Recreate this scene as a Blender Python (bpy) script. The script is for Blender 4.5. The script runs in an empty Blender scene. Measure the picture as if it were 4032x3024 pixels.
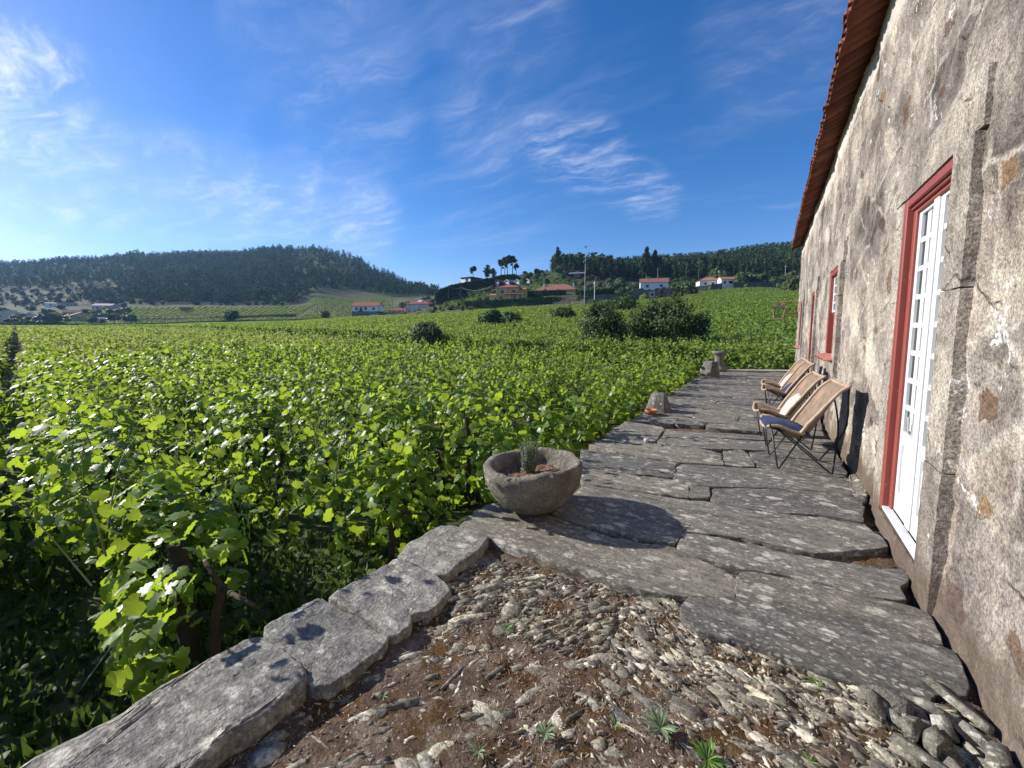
import bpy, math, random
import numpy as np
from math import sin, cos, tan, pi, radians, hypot, atan2
random.seed(7); rng = np.random.default_rng(11)
sc = bpy.context.scene
COL = sc.collection
# ------------------------------------------------------------------ camera model (phone wide lens, eye 1.5 m above the terrace)
F, CX, CY, PITCH, YAW, H = 414.2, 512.0, 369.5, radians(5.4), radians(32.0), 1.5
S = 1024 / 2212                       # layout was measured on a 2212 px wide copy of the photo
FW = np.array([-sin(YAW) * cos(PITCH), cos(YAW) * cos(PITCH), -sin(PITCH)])
RT = np.array([cos(YAW), sin(YAW), 0.0]); UP = np.cross(RT, FW)
CAM = np.array([0, 0, H])
def ray(x, y): return FW + RT * (x * S - CX) / F - UP * (y * S - CY) / F
def G(x, y, z=0.0): d = ray(x, y); return CAM + d * ((z - H) / d[2])          # meets the level z
def onX(x, y, xw): d = ray(x, y); return CAM + d * (xw / d[0])
def onY(x, y, yw): d = ray(x, y); return CAM + d * (yw / d[1])
def Dh(x, y, dist): d = ray(x, y); return CAM + d * (dist / hypot(d[0], d[1]))
def Zd(x, y, Z): return CAM + ray(x, y) * Z
def cr(ox, oy, s):                    # crop pixel -> 2212 px layout
    return lambda x, y: ((ox + x / s) * 2212 / 4032, (oy + y / s) * 2212 / 4032)
cam = bpy.data.cameras.new('camera'); camo = bpy.data.objects.new('camera', cam); COL.objects.link(camo)
cam.sensor_width = 36; cam.lens = 36 * F / 1024; cam.shift_y = -(384 - CY) / 1024
cam.clip_start = 0.05; cam.clip_end = 6000
camo.location = CAM; camo.rotation_euler = (pi / 2 - PITCH, 0, YAW)
sc.camera = camo
# ------------------------------------------------------------------ noise
def _h(ix, iy, iz, s):
    n = (ix * 374761393 + iy * 668265263 + iz * 2147483647 + s * 974634777) & 0xFFFFFFFF
    n = ((n ^ (n >> 13)) * 1274126177) & 0xFFFFFFFF
    return ((n ^ (n >> 16)) & 0xFFFFFF) / 0xFFFFFF
def vnoise(p, seed=0):
    p = np.asarray(p, float); f = np.floor(p); i = f.astype(np.int64); t = p - f; t = t * t * (3 - 2 * t)
    r = 0
    for a in (0, 1):
        wx = t[:, 0] if a else 1 - t[:, 0]
        for b in (0, 1):
            wy = t[:, 1] if b else 1 - t[:, 1]
            for c in (0, 1):
                wz = t[:, 2] if c else 1 - t[:, 2]
                r = r + wx * wy * wz * _h(i[:, 0] + a, i[:, 1] + b, i[:, 2] + c, seed)
    return r * 2 - 1
def fbm(p, sc_=1.0, oct=4, seed=0, gain=.5):
    p = np.asarray(p, float) * sc_; r = np.zeros(len(p)); a = 1.0
    for k in range(oct): r += a * vnoise(p, seed + k * 17); p = p * 2.03 + 5.7; a *= gain
    return r
# ------------------------------------------------------------------ mesh builders
def npmesh(name, V, faces, mat, parent=None, smooth=False):
    me = bpy.data.meshes.new(name); V = np.ascontiguousarray(V, dtype=np.float32).reshape(-1, 3)
    fl = [np.asarray(f, dtype=np.int32) for f in (faces if isinstance(faces, list) else [faces]) if len(f)]
    me.vertices.add(len(V)); me.vertices.foreach_set('co', V.ravel())
    tot = np.concatenate([np.full(len(f), f.shape[1], np.int32) for f in fl]); idx = np.concatenate([f.ravel() for f in fl])
    st = np.concatenate([[0], np.cumsum(tot)[:-1]]).astype(np.int32)
    me.loops.add(len(idx)); me.loops.foreach_set('vertex_index', idx)
    me.polygons.add(len(tot)); me.polygons.foreach_set('loop_start', st); me.polygons.foreach_set('loop_total', tot)
    me.update(calc_edges=True); me.validate()
    if smooth: me.shade_smooth()
    me.materials.append(mat)
    o = bpy.data.objects.new(name, me); COL.objects.link(o); o.parent = parent
    return o
class MB:
    def __init__(s): s.v = []; s.f = []
    def add(s, v, f):
        b = len(s.v); s.v += [tuple(map(float, q)) for q in v]; s.f += [tuple(b + i for i in q) for q in f]; return s
    def box(s, x0, x1, y0, y1, z0, z1, jit=0):
        v = [(x, y, z) for z in (z0, z1) for x, y in ((x0, y0), (x1, y0), (x1, y1), (x0, y1))]
        if jit: v = [tuple(c + random.uniform(-jit, jit) for c in q) for q in v]
        return s.add(v, [(3, 2, 1, 0), (4, 5, 6, 7), (0, 1, 5, 4), (1, 2, 6, 5), (2, 3, 7, 6), (3, 0, 4, 7)])
    def bbox(s, x0, x1, y0, y1, z0, z1, b=.01):        # box with bevelled edges
        v = []; f = []
        xs, ys, zs = (x0, x1), (y0, y1), (z0, z1); ix = {}
        for i in (0, 1):
            for j in (0, 1):
                for k in (0, 1):
                    sx, sy, sz = (b if i == 0 else -b), (b if j == 0 else -b), (b if k == 0 else -b)
                    for ax in range(3):
                        q = [xs[i] + sx, ys[j] + sy, zs[k] + sz]; q[ax] = (xs[i], ys[j], zs[k])[ax]
                        ix[i, j, k, ax] = len(v); v.append(q)
        for ax in range(3):
            a1, a2 = (ax + 1) % 3, (ax + 2) % 3
            for e in (0, 1):
                qd = []
                for p, q in ((0, 0), (1, 0), (1, 1), (0, 1)):
                    c = [0, 0, 0]; c[ax] = e; c[a1] = p; c[a2] = q; qd.append(ix[c[0], c[1], c[2], ax])
                f.append(tuple(qd if e else qd[::-1]))
            for p in (0, 1):
                for q in (0, 1):
                    c0 = [0, 0, 0]; c1 = [0, 0, 0]; c0[a1] = c1[a1] = p; c0[a2] = c1[a2] = q; c1[ax] = 1
                    f.append((ix[(*c0, a1)], ix[(*c1, a1)], ix[(*c1, a2)], ix[(*c0, a2)]))
        for i in (0, 1):
            for j in (0, 1):
                for k in (0, 1): f.append((ix[i, j, k, 0], ix[i, j, k, 1], ix[i, j, k, 2]))
        return s.add(v, f)
    def tube(s, pts, r, n=8, cap=True):
        pts = [np.array(p, float) for p in pts]; rs = r if hasattr(r, '__len__') else [r] * len(pts)
        v = []; f = []; pu = None
        for i, p in enumerate(pts):
            d = pts[min(i + 1, len(pts) - 1)] - pts[max(i - 1, 0)]; d /= (np.linalg.norm(d) + 1e-9)
            u = np.cross(d, (0, 0, 1)) if pu is None else pu - d * (pu @ d)
            if np.linalg.norm(u) < 1e-4: u = np.cross(d, (1, 0, 0))
            u /= np.linalg.norm(u); pu = u; w = np.cross(d, u)
            for k in range(n): a = 2 * pi * k / n; v.append(p + rs[i] * (cos(a) * u + sin(a) * w))
        for i in range(len(pts) - 1):
            for k in range(n): a, b = i * n + k, i * n + (k + 1) % n; f.append((a, b, b + n, a + n))
        if cap: f.append(tuple(range(n - 1, -1, -1))); f.append(tuple((len(pts) - 1) * n + k for k in range(n)))
        return s.add(v, f)
    def lathe(s, prof, n=24, cx=0, cy=0, wob=0):
        v = []; f = []
        for i, (r, z) in enumerate(prof):
            for k in range(n):
                a = 2 * pi * k / n; v.append((cx + r * cos(a), cy + r * sin(a), z))
        for i in range(len(prof) - 1):
            for k in range(n): a, b = i * n + k, i * n + (k + 1) % n; f.append((a, b, b + n, a + n))
        f.append(tuple(range(n - 1, -1, -1))); f.append(tuple((len(prof) - 1) * n + k for k in range(n)))
        return s.add(v, f)
    def prism(s, poly, z0, z1):
        n = len(poly); v = [(x, y, z0) for x, y in poly] + [(x, y, z1) for x, y in poly]
        return s.add(v, [tuple(range(n - 1, -1, -1)), tuple(range(n, 2 * n))] + [(i, (i + 1) % n, n + (i + 1) % n, n + i) for i in range(n)])
    def obj(s, name, mat, parent=None, smooth=False):
        me = bpy.data.meshes.new(name); me.from_pydata(s.v, [], s.f); me.update()
        if smooth: me.shade_smooth()
        me.materials.append(mat); o = bpy.data.objects.new(name, me); COL.objects.link(o); o.parent = parent; return o
def bez(pts, n=10):                   # smooth polyline (Catmull-Rom)
    P_ = [np.array(p, float) for p in pts]; P_ = [2 * P_[0] - P_[1]] + P_ + [2 * P_[-1] - P_[-2]]; out = []
    for i in range(1, len(P_) - 2):
        for k in range(n):
            t = k / n; a, b, c, d = P_[i - 1:i + 3]
            out.append(.5 * (2 * b + (c - a) * t + (2 * a - 5 * b + 4 * c - d) * t * t + (3 * b - a - 3 * c + d) * t ** 3))
    return out + [P_[-2]]
def thing(name, label, cat, loc=(0, 0, 0), rz=0, group=None):
    o = bpy.data.objects.new(name, None); COL.objects.link(o); o.empty_display_size = .1
    o.location = [float(c) for c in loc]; o.rotation_euler = (0, 0, rz); o['label'] = label; o['category'] = cat
    if group: o['group'] = group
    return o
def tag(o, label, cat, group=None):
    o['label'] = label; o['category'] = cat
    if group: o['group'] = group
    return o
def struct(o): o['kind'] = 'structure'; return o
def stuff(o, label, cat): o['kind'] = 'stuff'; o['label'] = label; o['category'] = cat; return o
def dup(root, loc, rz=0, label=None, scale=None):
    r = root.copy(); COL.objects.link(r); r.location = [float(c) for c in loc]; r.rotation_euler = (0, 0, rz)
    if label: r['label'] = label
    if scale: r.scale = scale if hasattr(scale, '__len__') else (scale,) * 3
    for ch in list(root.children):
        c = ch.copy(); COL.objects.link(c); c.parent = r
        for g in list(ch.children):
            d = g.copy(); COL.objects.link(d); d.parent = c
    return r
# leaf templates: vertices (x along the width, y along the midrib, z curl), triangle fan faces
def fan(out, ctr=(0, 0, .0)):
    V = np.array([ctr] + out, float); n = len(out)
    return V, np.array([(0, 1 + i, 1 + (i + 1) % n) for i in range(n)])
_half = [(.0, -.28), (.18, -.44), (.38, -.38), (.45, -.18), (.57, -.02), (.52, .14), (.43, .20), (.38, .40), (.24, .44), (.13, .46), (.0, .62)]
_o = _half + [(-x, y) for x, y in _half[-2:0:-1]]
T_VINE = fan([(x, y - .05, -.22 * (x * x + y * y) + (.05 if i % 2 else -.02)) for i, (x, y) in enumerate(_o)], (0, 0, .03))
_m = [(0, -.35), (.42, -.3), (.5, .1), (.3, .42), (0, .6), (-.3, .42), (-.5, .1), (-.42, -.3)]
T_MID = fan([(x, y, -.2 * (x * x + y * y)) for x, y in _m], (0, 0, .04))
T_QUAD = (np.array([(0, -.55, 0), (.45, .05, -.12), (0, .6, 0), (-.45, .05, -.12)], float), np.array([(0, 1, 2), (0, 2, 3)]))
T_LANCE = (np.array([(0, -.5, 0), (.16, 0, -.03), (0, .6, -.05), (-.16, 0, -.03)], float), np.array([(0, 1, 2), (0, 2, 3)]))
T_BLADE = (np.array([(-.06, 0, 0), (.06, 0, 0), (.04, .55, .04), (0, 1, .2), (-.04, .55, .04)], float), np.array([(0, 1, 2), (0, 2, 4), (4, 2, 3)]))
def unit(a): return a / (np.linalg.norm(a, axis=-1, keepdims=True) + 1e-9)
def cloud(P_, Nn, size, T, tdir=None):
    """place a leaf of template T at every point, normal Nn; returns verts, faces"""
    P_ = np.asarray(P_, float); n = len(P_); Nn = unit(np.asarray(Nn, float)); size = np.broadcast_to(np.asarray(size, float), (n,))
    r = rng.normal(size=(n, 3)) if tdir is None else np.asarray(tdir, float) + .25 * rng.normal(size=(n, 3))
    b = unit(r - Nn * np.sum(r * Nn, 1, keepdims=True)); t = np.cross(b, Nn)
    V, Fc = T
    out = P_[:, None, :] + size[:, None, None] * (V[None, :, 0, None] * t[:, None] + V[None, :, 1, None] * b[:, None] + V[None, :, 2, None] * Nn[:, None])
    fc = (np.arange(n) * len(V))[:, None, None] + Fc[None]
    return out.reshape(-1, 3), fc.reshape(-1, 3)
def joinc(*cl):
    v = []; f = []; b = 0
    for V, Fc in cl: v.append(V); f.append(Fc + b); b += len(V)
    return np.concatenate(v), np.concatenate(f)
def stone(poly, z0, z1, step=.03, rings=(.0, .012, .04, .1, .18, .3), amp=.012, seed=0, tilt=(0, 0), edge=.012, fl=(1, 1), under=0, grow=0):
    """closed stone block from a ground polygon: rough outline, worn rounded rim, uneven top"""
    Pp = np.array(poly, float)
    if sum(Pp[i][0] * Pp[(i + 1) % len(Pp)][1] - Pp[(i + 1) % len(Pp)][0] * Pp[i][1] for i in range(len(Pp))) < 0: Pp = Pp[::-1]
    b = []
    for i in range(len(Pp)):
        p, q = Pp[i], Pp[(i + 1) % len(Pp)]; n = max(1, int(np.linalg.norm(q - p) / step))
        b += [p + (q - p) * k / n for k in range(n)]
    b = np.array(b)
    b = .12 * np.roll(b, 1, 0) + .76 * b + .12 * np.roll(b, -1, 0)
    c = b.mean(0); q3 = np.c_[b, np.full(len(b), seed * 3.1)]
    nrm = np.roll(b, -1, 0) - np.roll(b, 1, 0); nrm = unit(np.c_[nrm[:, 1], -nrm[:, 0]])
    b = b + nrm * (fbm(q3, 7, 3, seed)[:, None] * max(edge, .013) + fbm(q3, 34, 2, seed + 5)[:, None] * max(edge, .011) * .5 - edge * .5 + grow)
    L = []; n = len(b)
    def ring(d, z, frac=None):
        xy = (c + (b - c) * (1 - frac)) if frac is not None else b - nrm * d
        L.append(np.c_[xy, np.full(n, 1.0 * z)])
    ring(under, z0); ring(under * .3, z0 + (z1 - z0) * .6); ring(0, z1 - edge * 1.6); ring(edge * .35, z1 - edge * .6); ring(edge * 1.1, z1 - edge * .1); ring(edge * 2.0, z1)
    for fr in (.12, .2, .32, .45, .58, .7, .82, .92): ring(0, z1, fr)
    V = np.concatenate(L); k = len(L)
    top = np.arange(len(V)) >= 2 * n
    q = V.copy(); q[:, 0] *= fl[0]; q[:, 1] *= fl[1]; q[:, 2] += seed * 1.7
    V[top, 2] += fbm(q[top], 3, 4, seed) * amp + fbm(q[top], 22, 3, seed + 9) * amp * .35
    V[:, 2] += np.where(top, (V[:, 0] - c[0]) * tilt[0] + (V[:, 1] - c[1]) * tilt[1], 0)
    ctr = np.array([[c[0], c[1], z1]]); V = np.concatenate([V, ctr])
    i = np.arange(n); j = (i + 1) % n
    quads = np.concatenate([np.c_[r * n + i, r * n + j, (r + 1) * n + j, (r + 1) * n + i] for r in range(k - 1)])
    tri = np.c_[(k - 1) * n + i, (k - 1) * n + j, np.full(n, len(V) - 1)]
    return V, [quads, tri]
def blob(c, r, seed=0, amp=.15, sub=3, sq=0, fr=1.6):
    """rough boulder: displaced cube-sphere"""
    import bmesh
    bm = bmesh.new(); bmesh.ops.create_icosphere(bm, subdivisions=sub, radius=1)
    V = np.array([v.co[:] for v in bm.verts]); Fc = np.array([[v.index for v in f.verts] for f in bm.faces]); bm.free()
    if sq: V = np.sign(V) * np.abs(V) ** (1 - sq)
    V = V * (1 + amp * fbm(V + seed * 7.3, fr, 4, seed))[:, None]
    return np.array(c) + V * np.array(r), Fc
# ------------------------------------------------------------------ materials
class NT:
    def __init__(s, name):
        s.m = bpy.data.materials.new(name); s.m.use_nodes = True; s.t = s.m.node_tree; s.n = s.t.nodes; s.l = s.t.links
        s.p = s.n['Principled BSDF']; s.out = s.n['Material Output']
    def k(s, sock, v):
        if isinstance(v, bpy.types.NodeSocket): s.l.new(v, sock)
        elif isinstance(v, (tuple, list)) and len(v) == 3 and sock.type == 'RGBA': sock.default_value = (*v, 1)
        else: sock.default_value = v
    def pos(s, scale=(1, 1, 1), rnd=0, kind='Object'):
        tc = s.n.new('ShaderNodeTexCoord'); mp = s.n.new('ShaderNodeMapping'); s.l.new(tc.outputs[kind], mp.inputs[0]); mp.inputs['Scale'].default_value = scale
        if rnd:
            oi = s.n.new('ShaderNodeObjectInfo'); s.l.new(s.math('MULTIPLY', oi.outputs['Random'], float(rnd)), mp.inputs['Location'])
        return mp.outputs[0]
    def noise(s, vec, scale, detail=4, rough=.55, dist=0, col=False):
        t = s.n.new('ShaderNodeTexNoise'); s.l.new(vec, t.inputs['Vector']); t.inputs['Scale'].default_value = scale
        t.inputs['Detail'].default_value = detail; t.inputs['Roughness'].default_value = rough; t.inputs['Distortion'].default_value = dist
        return t.outputs['Color' if col else 'Fac']
    def flat(s, v, sx=1.0, sz=1.0):
        t = s.n.new('ShaderNodeCombineXYZ'); s.k(t.inputs[0], s.math('MULTIPLY', s.sep(v, 1), sx)); s.k(t.inputs[1], s.math('MULTIPLY', s.sep(v, 2), sz)); return t.outputs[0]
    def vor(s, vec, scale, feat='F1', rnd=1, out='Distance'):
        t = s.n.new('ShaderNodeTexVoronoi'); t.feature = feat; t.voronoi_dimensions = s.vd if hasattr(s, 'vd') else '3D'; s.l.new(vec, t.inputs['Vector']); t.inputs['Scale'].default_value = scale; t.inputs['Randomness'].default_value = rnd
        return t.outputs[out]
    def math(s, op, a, b=0.0, c=None):
        t = s.n.new('ShaderNodeMath'); t.operation = op; s.k(t.inputs[0], a); s.k(t.inputs[1], b)
        if c is not None: s.k(t.inputs[2], c)
        return t.outputs[0]
    def vadd(s, a, b, k=1.0):
        t = s.n.new('ShaderNodeVectorMath'); t.operation = 'MULTIPLY_ADD'; s.k(t.inputs[0], b); t.inputs[1].default_value = (k, k, k); s.k(t.inputs[2], a); return t.outputs[0]
    def mix(s, fac, a, b, mode='MIX'):
        t = s.n.new('ShaderNodeMix'); t.data_type = 'RGBA'; t.blend_type = mode; s.k(t.inputs['Factor'], fac); s.k(t.inputs[6], a); s.k(t.inputs[7], b); return t.outputs[2]
    def step(s, v, lo, hi):
        t = s.n.new('ShaderNodeMapRange'); t.interpolation_type = 'SMOOTHSTEP'; s.k(t.inputs['Value'], v); s.k(t.inputs['From Min'], lo); s.k(t.inputs['From Max'], hi); return t.outputs[0]
    def ramp(s, fac, stops):
        t = s.n.new('ShaderNodeValToRGB'); e = t.color_ramp.elements
        while len(e) < len(stops): e.new(1)
        for i, (p, c) in enumerate(stops): e[i].position = p; e[i].color = (*c, 1)
        s.l.new(fac, t.inputs[0]); return t.outputs[0]
    def sep(s, v, ax):
        t = s.n.new('ShaderNodeSeparateXYZ'); s.l.new(v, t.inputs[0]); return t.outputs[ax]
    def island(s): return s.n.new('ShaderNodeNewGeometry').outputs['Random Per Island']
    def objrnd(s): return s.n.new('ShaderNodeObjectInfo').outputs['Random']
    def bump(s, h, strength=.5, dist=.02):
        t = s.n.new('ShaderNodeBump'); t.inputs['Strength'].default_value = strength; t.inputs['Distance'].default_value = dist; s.l.new(h, t.inputs['Height']); s.l.new(t.outputs[0], s.p.inputs['Normal'])
    def done(s, col, rough=.8, spec=.3, metal=0.0):
        s.k(s.p.inputs['Base Color'], col); s.k(s.p.inputs['Roughness'], rough); s.p.inputs['Specular IOR Level'].default_value = spec; s.p.inputs['Metallic'].default_value = metal; return s.m
def plain(name, col, rough=.7, spec=.3, var=.25, scale=8, metal=0, bump=.15, bscale=60):
    h = NT(name); v = h.pos(); n = h.noise(v, scale, 5)
    a = tuple(c * (1 - var) for c in col); b = tuple(min(1, c * (1 + var)) for c in col)
    if bump: h.bump(h.noise(v, bscale, 4), bump, .01)
    return h.done(h.ramp(n, [(.3, a), (.7, b)]), rough, spec, metal)
def leafmat(name, dark, light, trans, tfac=.4, rough=.42, spec=.45, big=0, bk=(.45, 1.6)):
    h = NT(name); r = h.island(); c = h.ramp(r, [(0, dark), (.6, light), (1, tuple(x * 1.35 for x in light))])
    tr = h.ramp(r, [(0, tuple(x * .7 for x in trans)), (1, trans)])
    if big:
        nz = h.noise(h.pos(), big, 2, .5); c = h.mix(1.0, c, h.ramp(nz, [(.36, (bk[0],) * 3), (.64, (bk[1], bk[1], bk[1] * .8))]), 'MULTIPLY')
    h.done(c, rough, spec)
    tb = h.n.new('ShaderNodeBsdfTranslucent'); h.k(tb.inputs[0], tr); ms = h.n.new('ShaderNodeMixShader'); ms.inputs[0].default_value = tfac
    h.l.new(h.p.outputs[0], ms.inputs[1]); h.l.new(tb.outputs[0], ms.inputs[2]); h.l.new(ms.outputs[0], h.out.inputs[0]); return h.m
m_vine = leafmat('vine_leaf', (.03, .075, .011), (.13, .215, .032), (.46, .61, .045), .47, .42, .44)
m_vine_mid = leafmat('vine_leaf_mid', (.032, .075, .012), (.145, .225, .04), (.45, .59, .055), .45, .48, .34)
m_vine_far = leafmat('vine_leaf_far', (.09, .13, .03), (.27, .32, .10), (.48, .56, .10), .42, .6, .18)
m_vine_b = leafmat('vine_leaf_second_block', (.035, .075, .014), (.175, .255, .06), (.44, .57, .085), .43, .58, .2)
m_shrub = leafmat('dark_shrub_leaf', (.030, .052, .018), (.095, .135, .050), (.22, .31, .07), .32, .55, .3)
m_olive = leafmat('olive_leaf', (.06, .08, .045), (.14, .165, .10), (.12, .16, .06), .2, .6, .3)
m_green = leafmat('green_bush_leaf', (.03, .06, .015), (.075, .12, .03), (.14, .22, .03), .28, .5, .3)
m_pine = leafmat('pine_needles', (.018, .034, .014), (.045, .07, .026), (.05, .08, .02), .12, .85, .06, .12, (.5, 1.7))
m_forest = leafmat('far_pine_needles', (.011, .028, .012), (.036, .070, .028), (.03, .06, .02), .12, .9, .04, .085, (.35, 2.3))
m_hedge = leafmat('hedge_leaf', (.016, .034, .012), (.042, .074, .024), (.06, .11, .02), .16, .8, .08)
m_weed = leafmat('weed_leaf', (.02, .042, .012), (.055, .095, .026), (.12, .19, .03), .3, .55, .25)
m_rosette = leafmat('rosette_leaf', (.12, .17, .09), (.24, .31, .18), (.25, .33, .12), .3, .6, .25)
m_rosette_g = leafmat('bright_rosette_leaf', (.09, .17, .04), (.17, .30, .07), (.28, .45, .06), .35, .5, .3)
m_lav = leafmat('lavender_leaf', (.13, .16, .11), (.26, .29, .21), (.2, .25, .12), .25, .7, .2)
m_dry = leafmat('dry_grass', (.15, .105, .07), (.44, .36, .27), (.4, .3, .15), .2, .8, .15)
def m_wall_(nm='stone_wall', stones=True):
    h = NT(nm); v = h.pos(); d = h.vadd(v, h.noise(v, 2.2, 3, col=True), .5)
    A = h.noise(d, 1.6, 7, .62); c = h.ramp(A, [(.30, (.085, .073, .066)), (.40, (.178, .157, .142)), (.52, (.30, .270, .238)), (.68, (.47, .435, .37))] if stones else [(.28, (.13, .115, .098)), (.42, (.235, .208, .178)), (.56, (.345, .31, .262)), (.7, (.47, .43, .36))])
    h.vd = '2D'; dd = h.vadd(h.flat(v, .8, 1.15), h.noise(v, 6, 4, col=True), .16)
    dist = h.vor(dd, 2.6); rc = h.vor(dd, 2.6, out='Color'); r1 = h.sep(rc, 0); r2 = h.sep(rc, 1); r3 = h.sep(rc, 2)
    edge = h.math('ADD', h.math('MULTIPLY', h.noise(v, 14, 4), .26), h.math('MULTIPLY', r2, .16))
    inside = h.step(h.math('SUBTRACT', edge, dist), .0, .035); pick = h.step(r1, .60, .62) if stones else h.step(r1, 2.0, 2.1)
    rust = h.ramp(r3, [(0, (.11, .07, .06)), (.3, (.17, .095, .055)), (.55, (.26, .165, .085)), (.75, (.13, .075, .065)), (.85, (.30, .28, .25)), (1, (.10, .095, .09))])
    rust = h.mix(h.noise(v, 30, 4), h.mix(.5, rust, (.04, .03, .025)), rust)
    c = h.mix(h.math('MULTIPLY', inside, h.math('MULTIPLY', pick, .8)), c, rust)
    if stones:                                     # tone of the single blocks under the worn pointing
        bd = h.vadd(h.flat(v, 1.0, 1.5), h.noise(v, 3.0, 4, col=True), .22); bc = h.sep(h.vor(bd, 1.7, out='Color'), 2); be = h.vor(bd, 1.7, 'DISTANCE_TO_EDGE')
        c = h.mix(.85, c, h.mix(1.0, c, h.ramp(bc, [(0, (.66, .64, .63)), (.4, (.95, .94, .92)), (.7, (1.1, 1.05, .98)), (1, (1.42, 1.38, 1.28))]), 'MULTIPLY'))
        mo = h.math('MULTIPLY', h.step(be, .075, .015), h.step(h.noise(v, 2.1, 4), .42, .56)); c = h.mix(h.math('MULTIPLY', mo, .6), c, (.46, .43, .37))
    # lines of dark recessed joints between stones hidden by the smeared mortar
    jd = h.vor(dd, 1.9, 'DISTANCE_TO_EDGE'); joint = h.math('MULTIPLY', h.step(jd, .05, .0), h.step(h.noise(v, 2.7, 3), .5, .64))
    c = h.mix(h.math('MULTIPLY', joint, .38), c, (.10, .085, .072))
    g = h.noise(v, 70, 4, .7); c = h.mix(1.0, c, h.ramp(g, [(.30, (.34, .33, .33)), (.5, (.95, .95, .95)), (.70, (1.65, 1.62, 1.55))]), 'MULTIPLY')
    g2 = h.noise(h.pos((1, .8, .8)), 24, 5, .65); c = h.mix(1.0, c, h.ramp(g2, [(.3, (.62, .60, .60)), (.5, (1, 1, 1)), (.7, (1.25, 1.24, 1.2))]), 'MULTIPLY')
    l = h.math('MULTIPLY', h.step(h.noise(v, 3.3, 6, .7, 1), .60, .68), h.step(h.noise(v, 40, 3), .45, .6)); c = h.mix(l, c, (.80, .79, .76))
    z = h.sep(v, 2)
    dk = h.step(h.math('ADD', z, h.math('MULTIPLY', h.noise(v, 3.0, 5, .7), -.75)), .02, -.28); c = h.mix(h.math('MULTIPLY', dk, .8), c, h.mix(h.noise(v, 18, 3), (.055, .038, .028), (.16, .12, .085)))
    pl = h.step(h.math('ADD', z, h.math('MULTIPLY', h.noise(v, 1.8, 6, .7), .75)), 4.62, 4.78); c = h.mix(h.math('MULTIPLY', pl, .7), c, h.mix(h.noise(v, 9, 5), (.45, .42, .36), (.74, .71, .65)))
    hh = h.math('ADD', h.math('MULTIPLY', g, .4), h.math('ADD', h.math('MULTIPLY', g2, .7), h.math('ADD', h.math('MULTIPLY', h.math('MULTIPLY', inside, pick), .25), h.math('MULTIPLY', joint, -.8))))
    h.bump(hh, .75, .035); return h.done(c, .92, .15)
m_wall = m_wall_(); m_jamb = m_wall_('dressed_granite', False)
def granite(name, lo, hi, spots=(.6, .58, .52), sc_=1.0, lich=.66, stain=None):
    h = NT(name); v = h.pos(); A = h.noise(v, 3 * sc_, 6, .6)
    c = h.ramp(A, [(.3, lo), (.7, hi)])
    g = h.noise(v, 110 * sc_, 3, .7); c = h.mix(1.0, c, h.ramp(g, [(.3, (.40, .39, .38)), (.5, (.95, .95, .95)), (.7, (1.5, 1.46, 1.4))]), 'MULTIPLY')
    d = h.vadd(v, h.noise(v, 9, 3, col=True), .05)
    l = h.math('MULTIPLY', h.step(h.vor(d, 11 * sc_), .24, .18), h.step(h.sep(h.vor(d, 11 * sc_, out='Color'), 0), lich, lich + .03)); c = h.mix(h.math('MULTIPLY', l, .8), c, spots)
    if stain: c = h.mix(h.math('MULTIPLY', h.step(h.noise(v, 2.2, 5, .65), .5, .68), .8), c, stain)
    h.bump(h.math('ADD', g, h.math('MULTIPLY', h.noise(v, 30, 4), 2.2)), .9, .016); return h.done(c, .9, .18)
m_bowl = granite('planter_granite', (.15, .132, .108), (.35, .32, .265), (.62, .60, .54), 1.1, .62, (.10, .088, .072))
m_rock = granite('lichen_rock', (.12, .112, .098), (.28, .262, .23), (.6, .58, .52), 1.3, .5)
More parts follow.
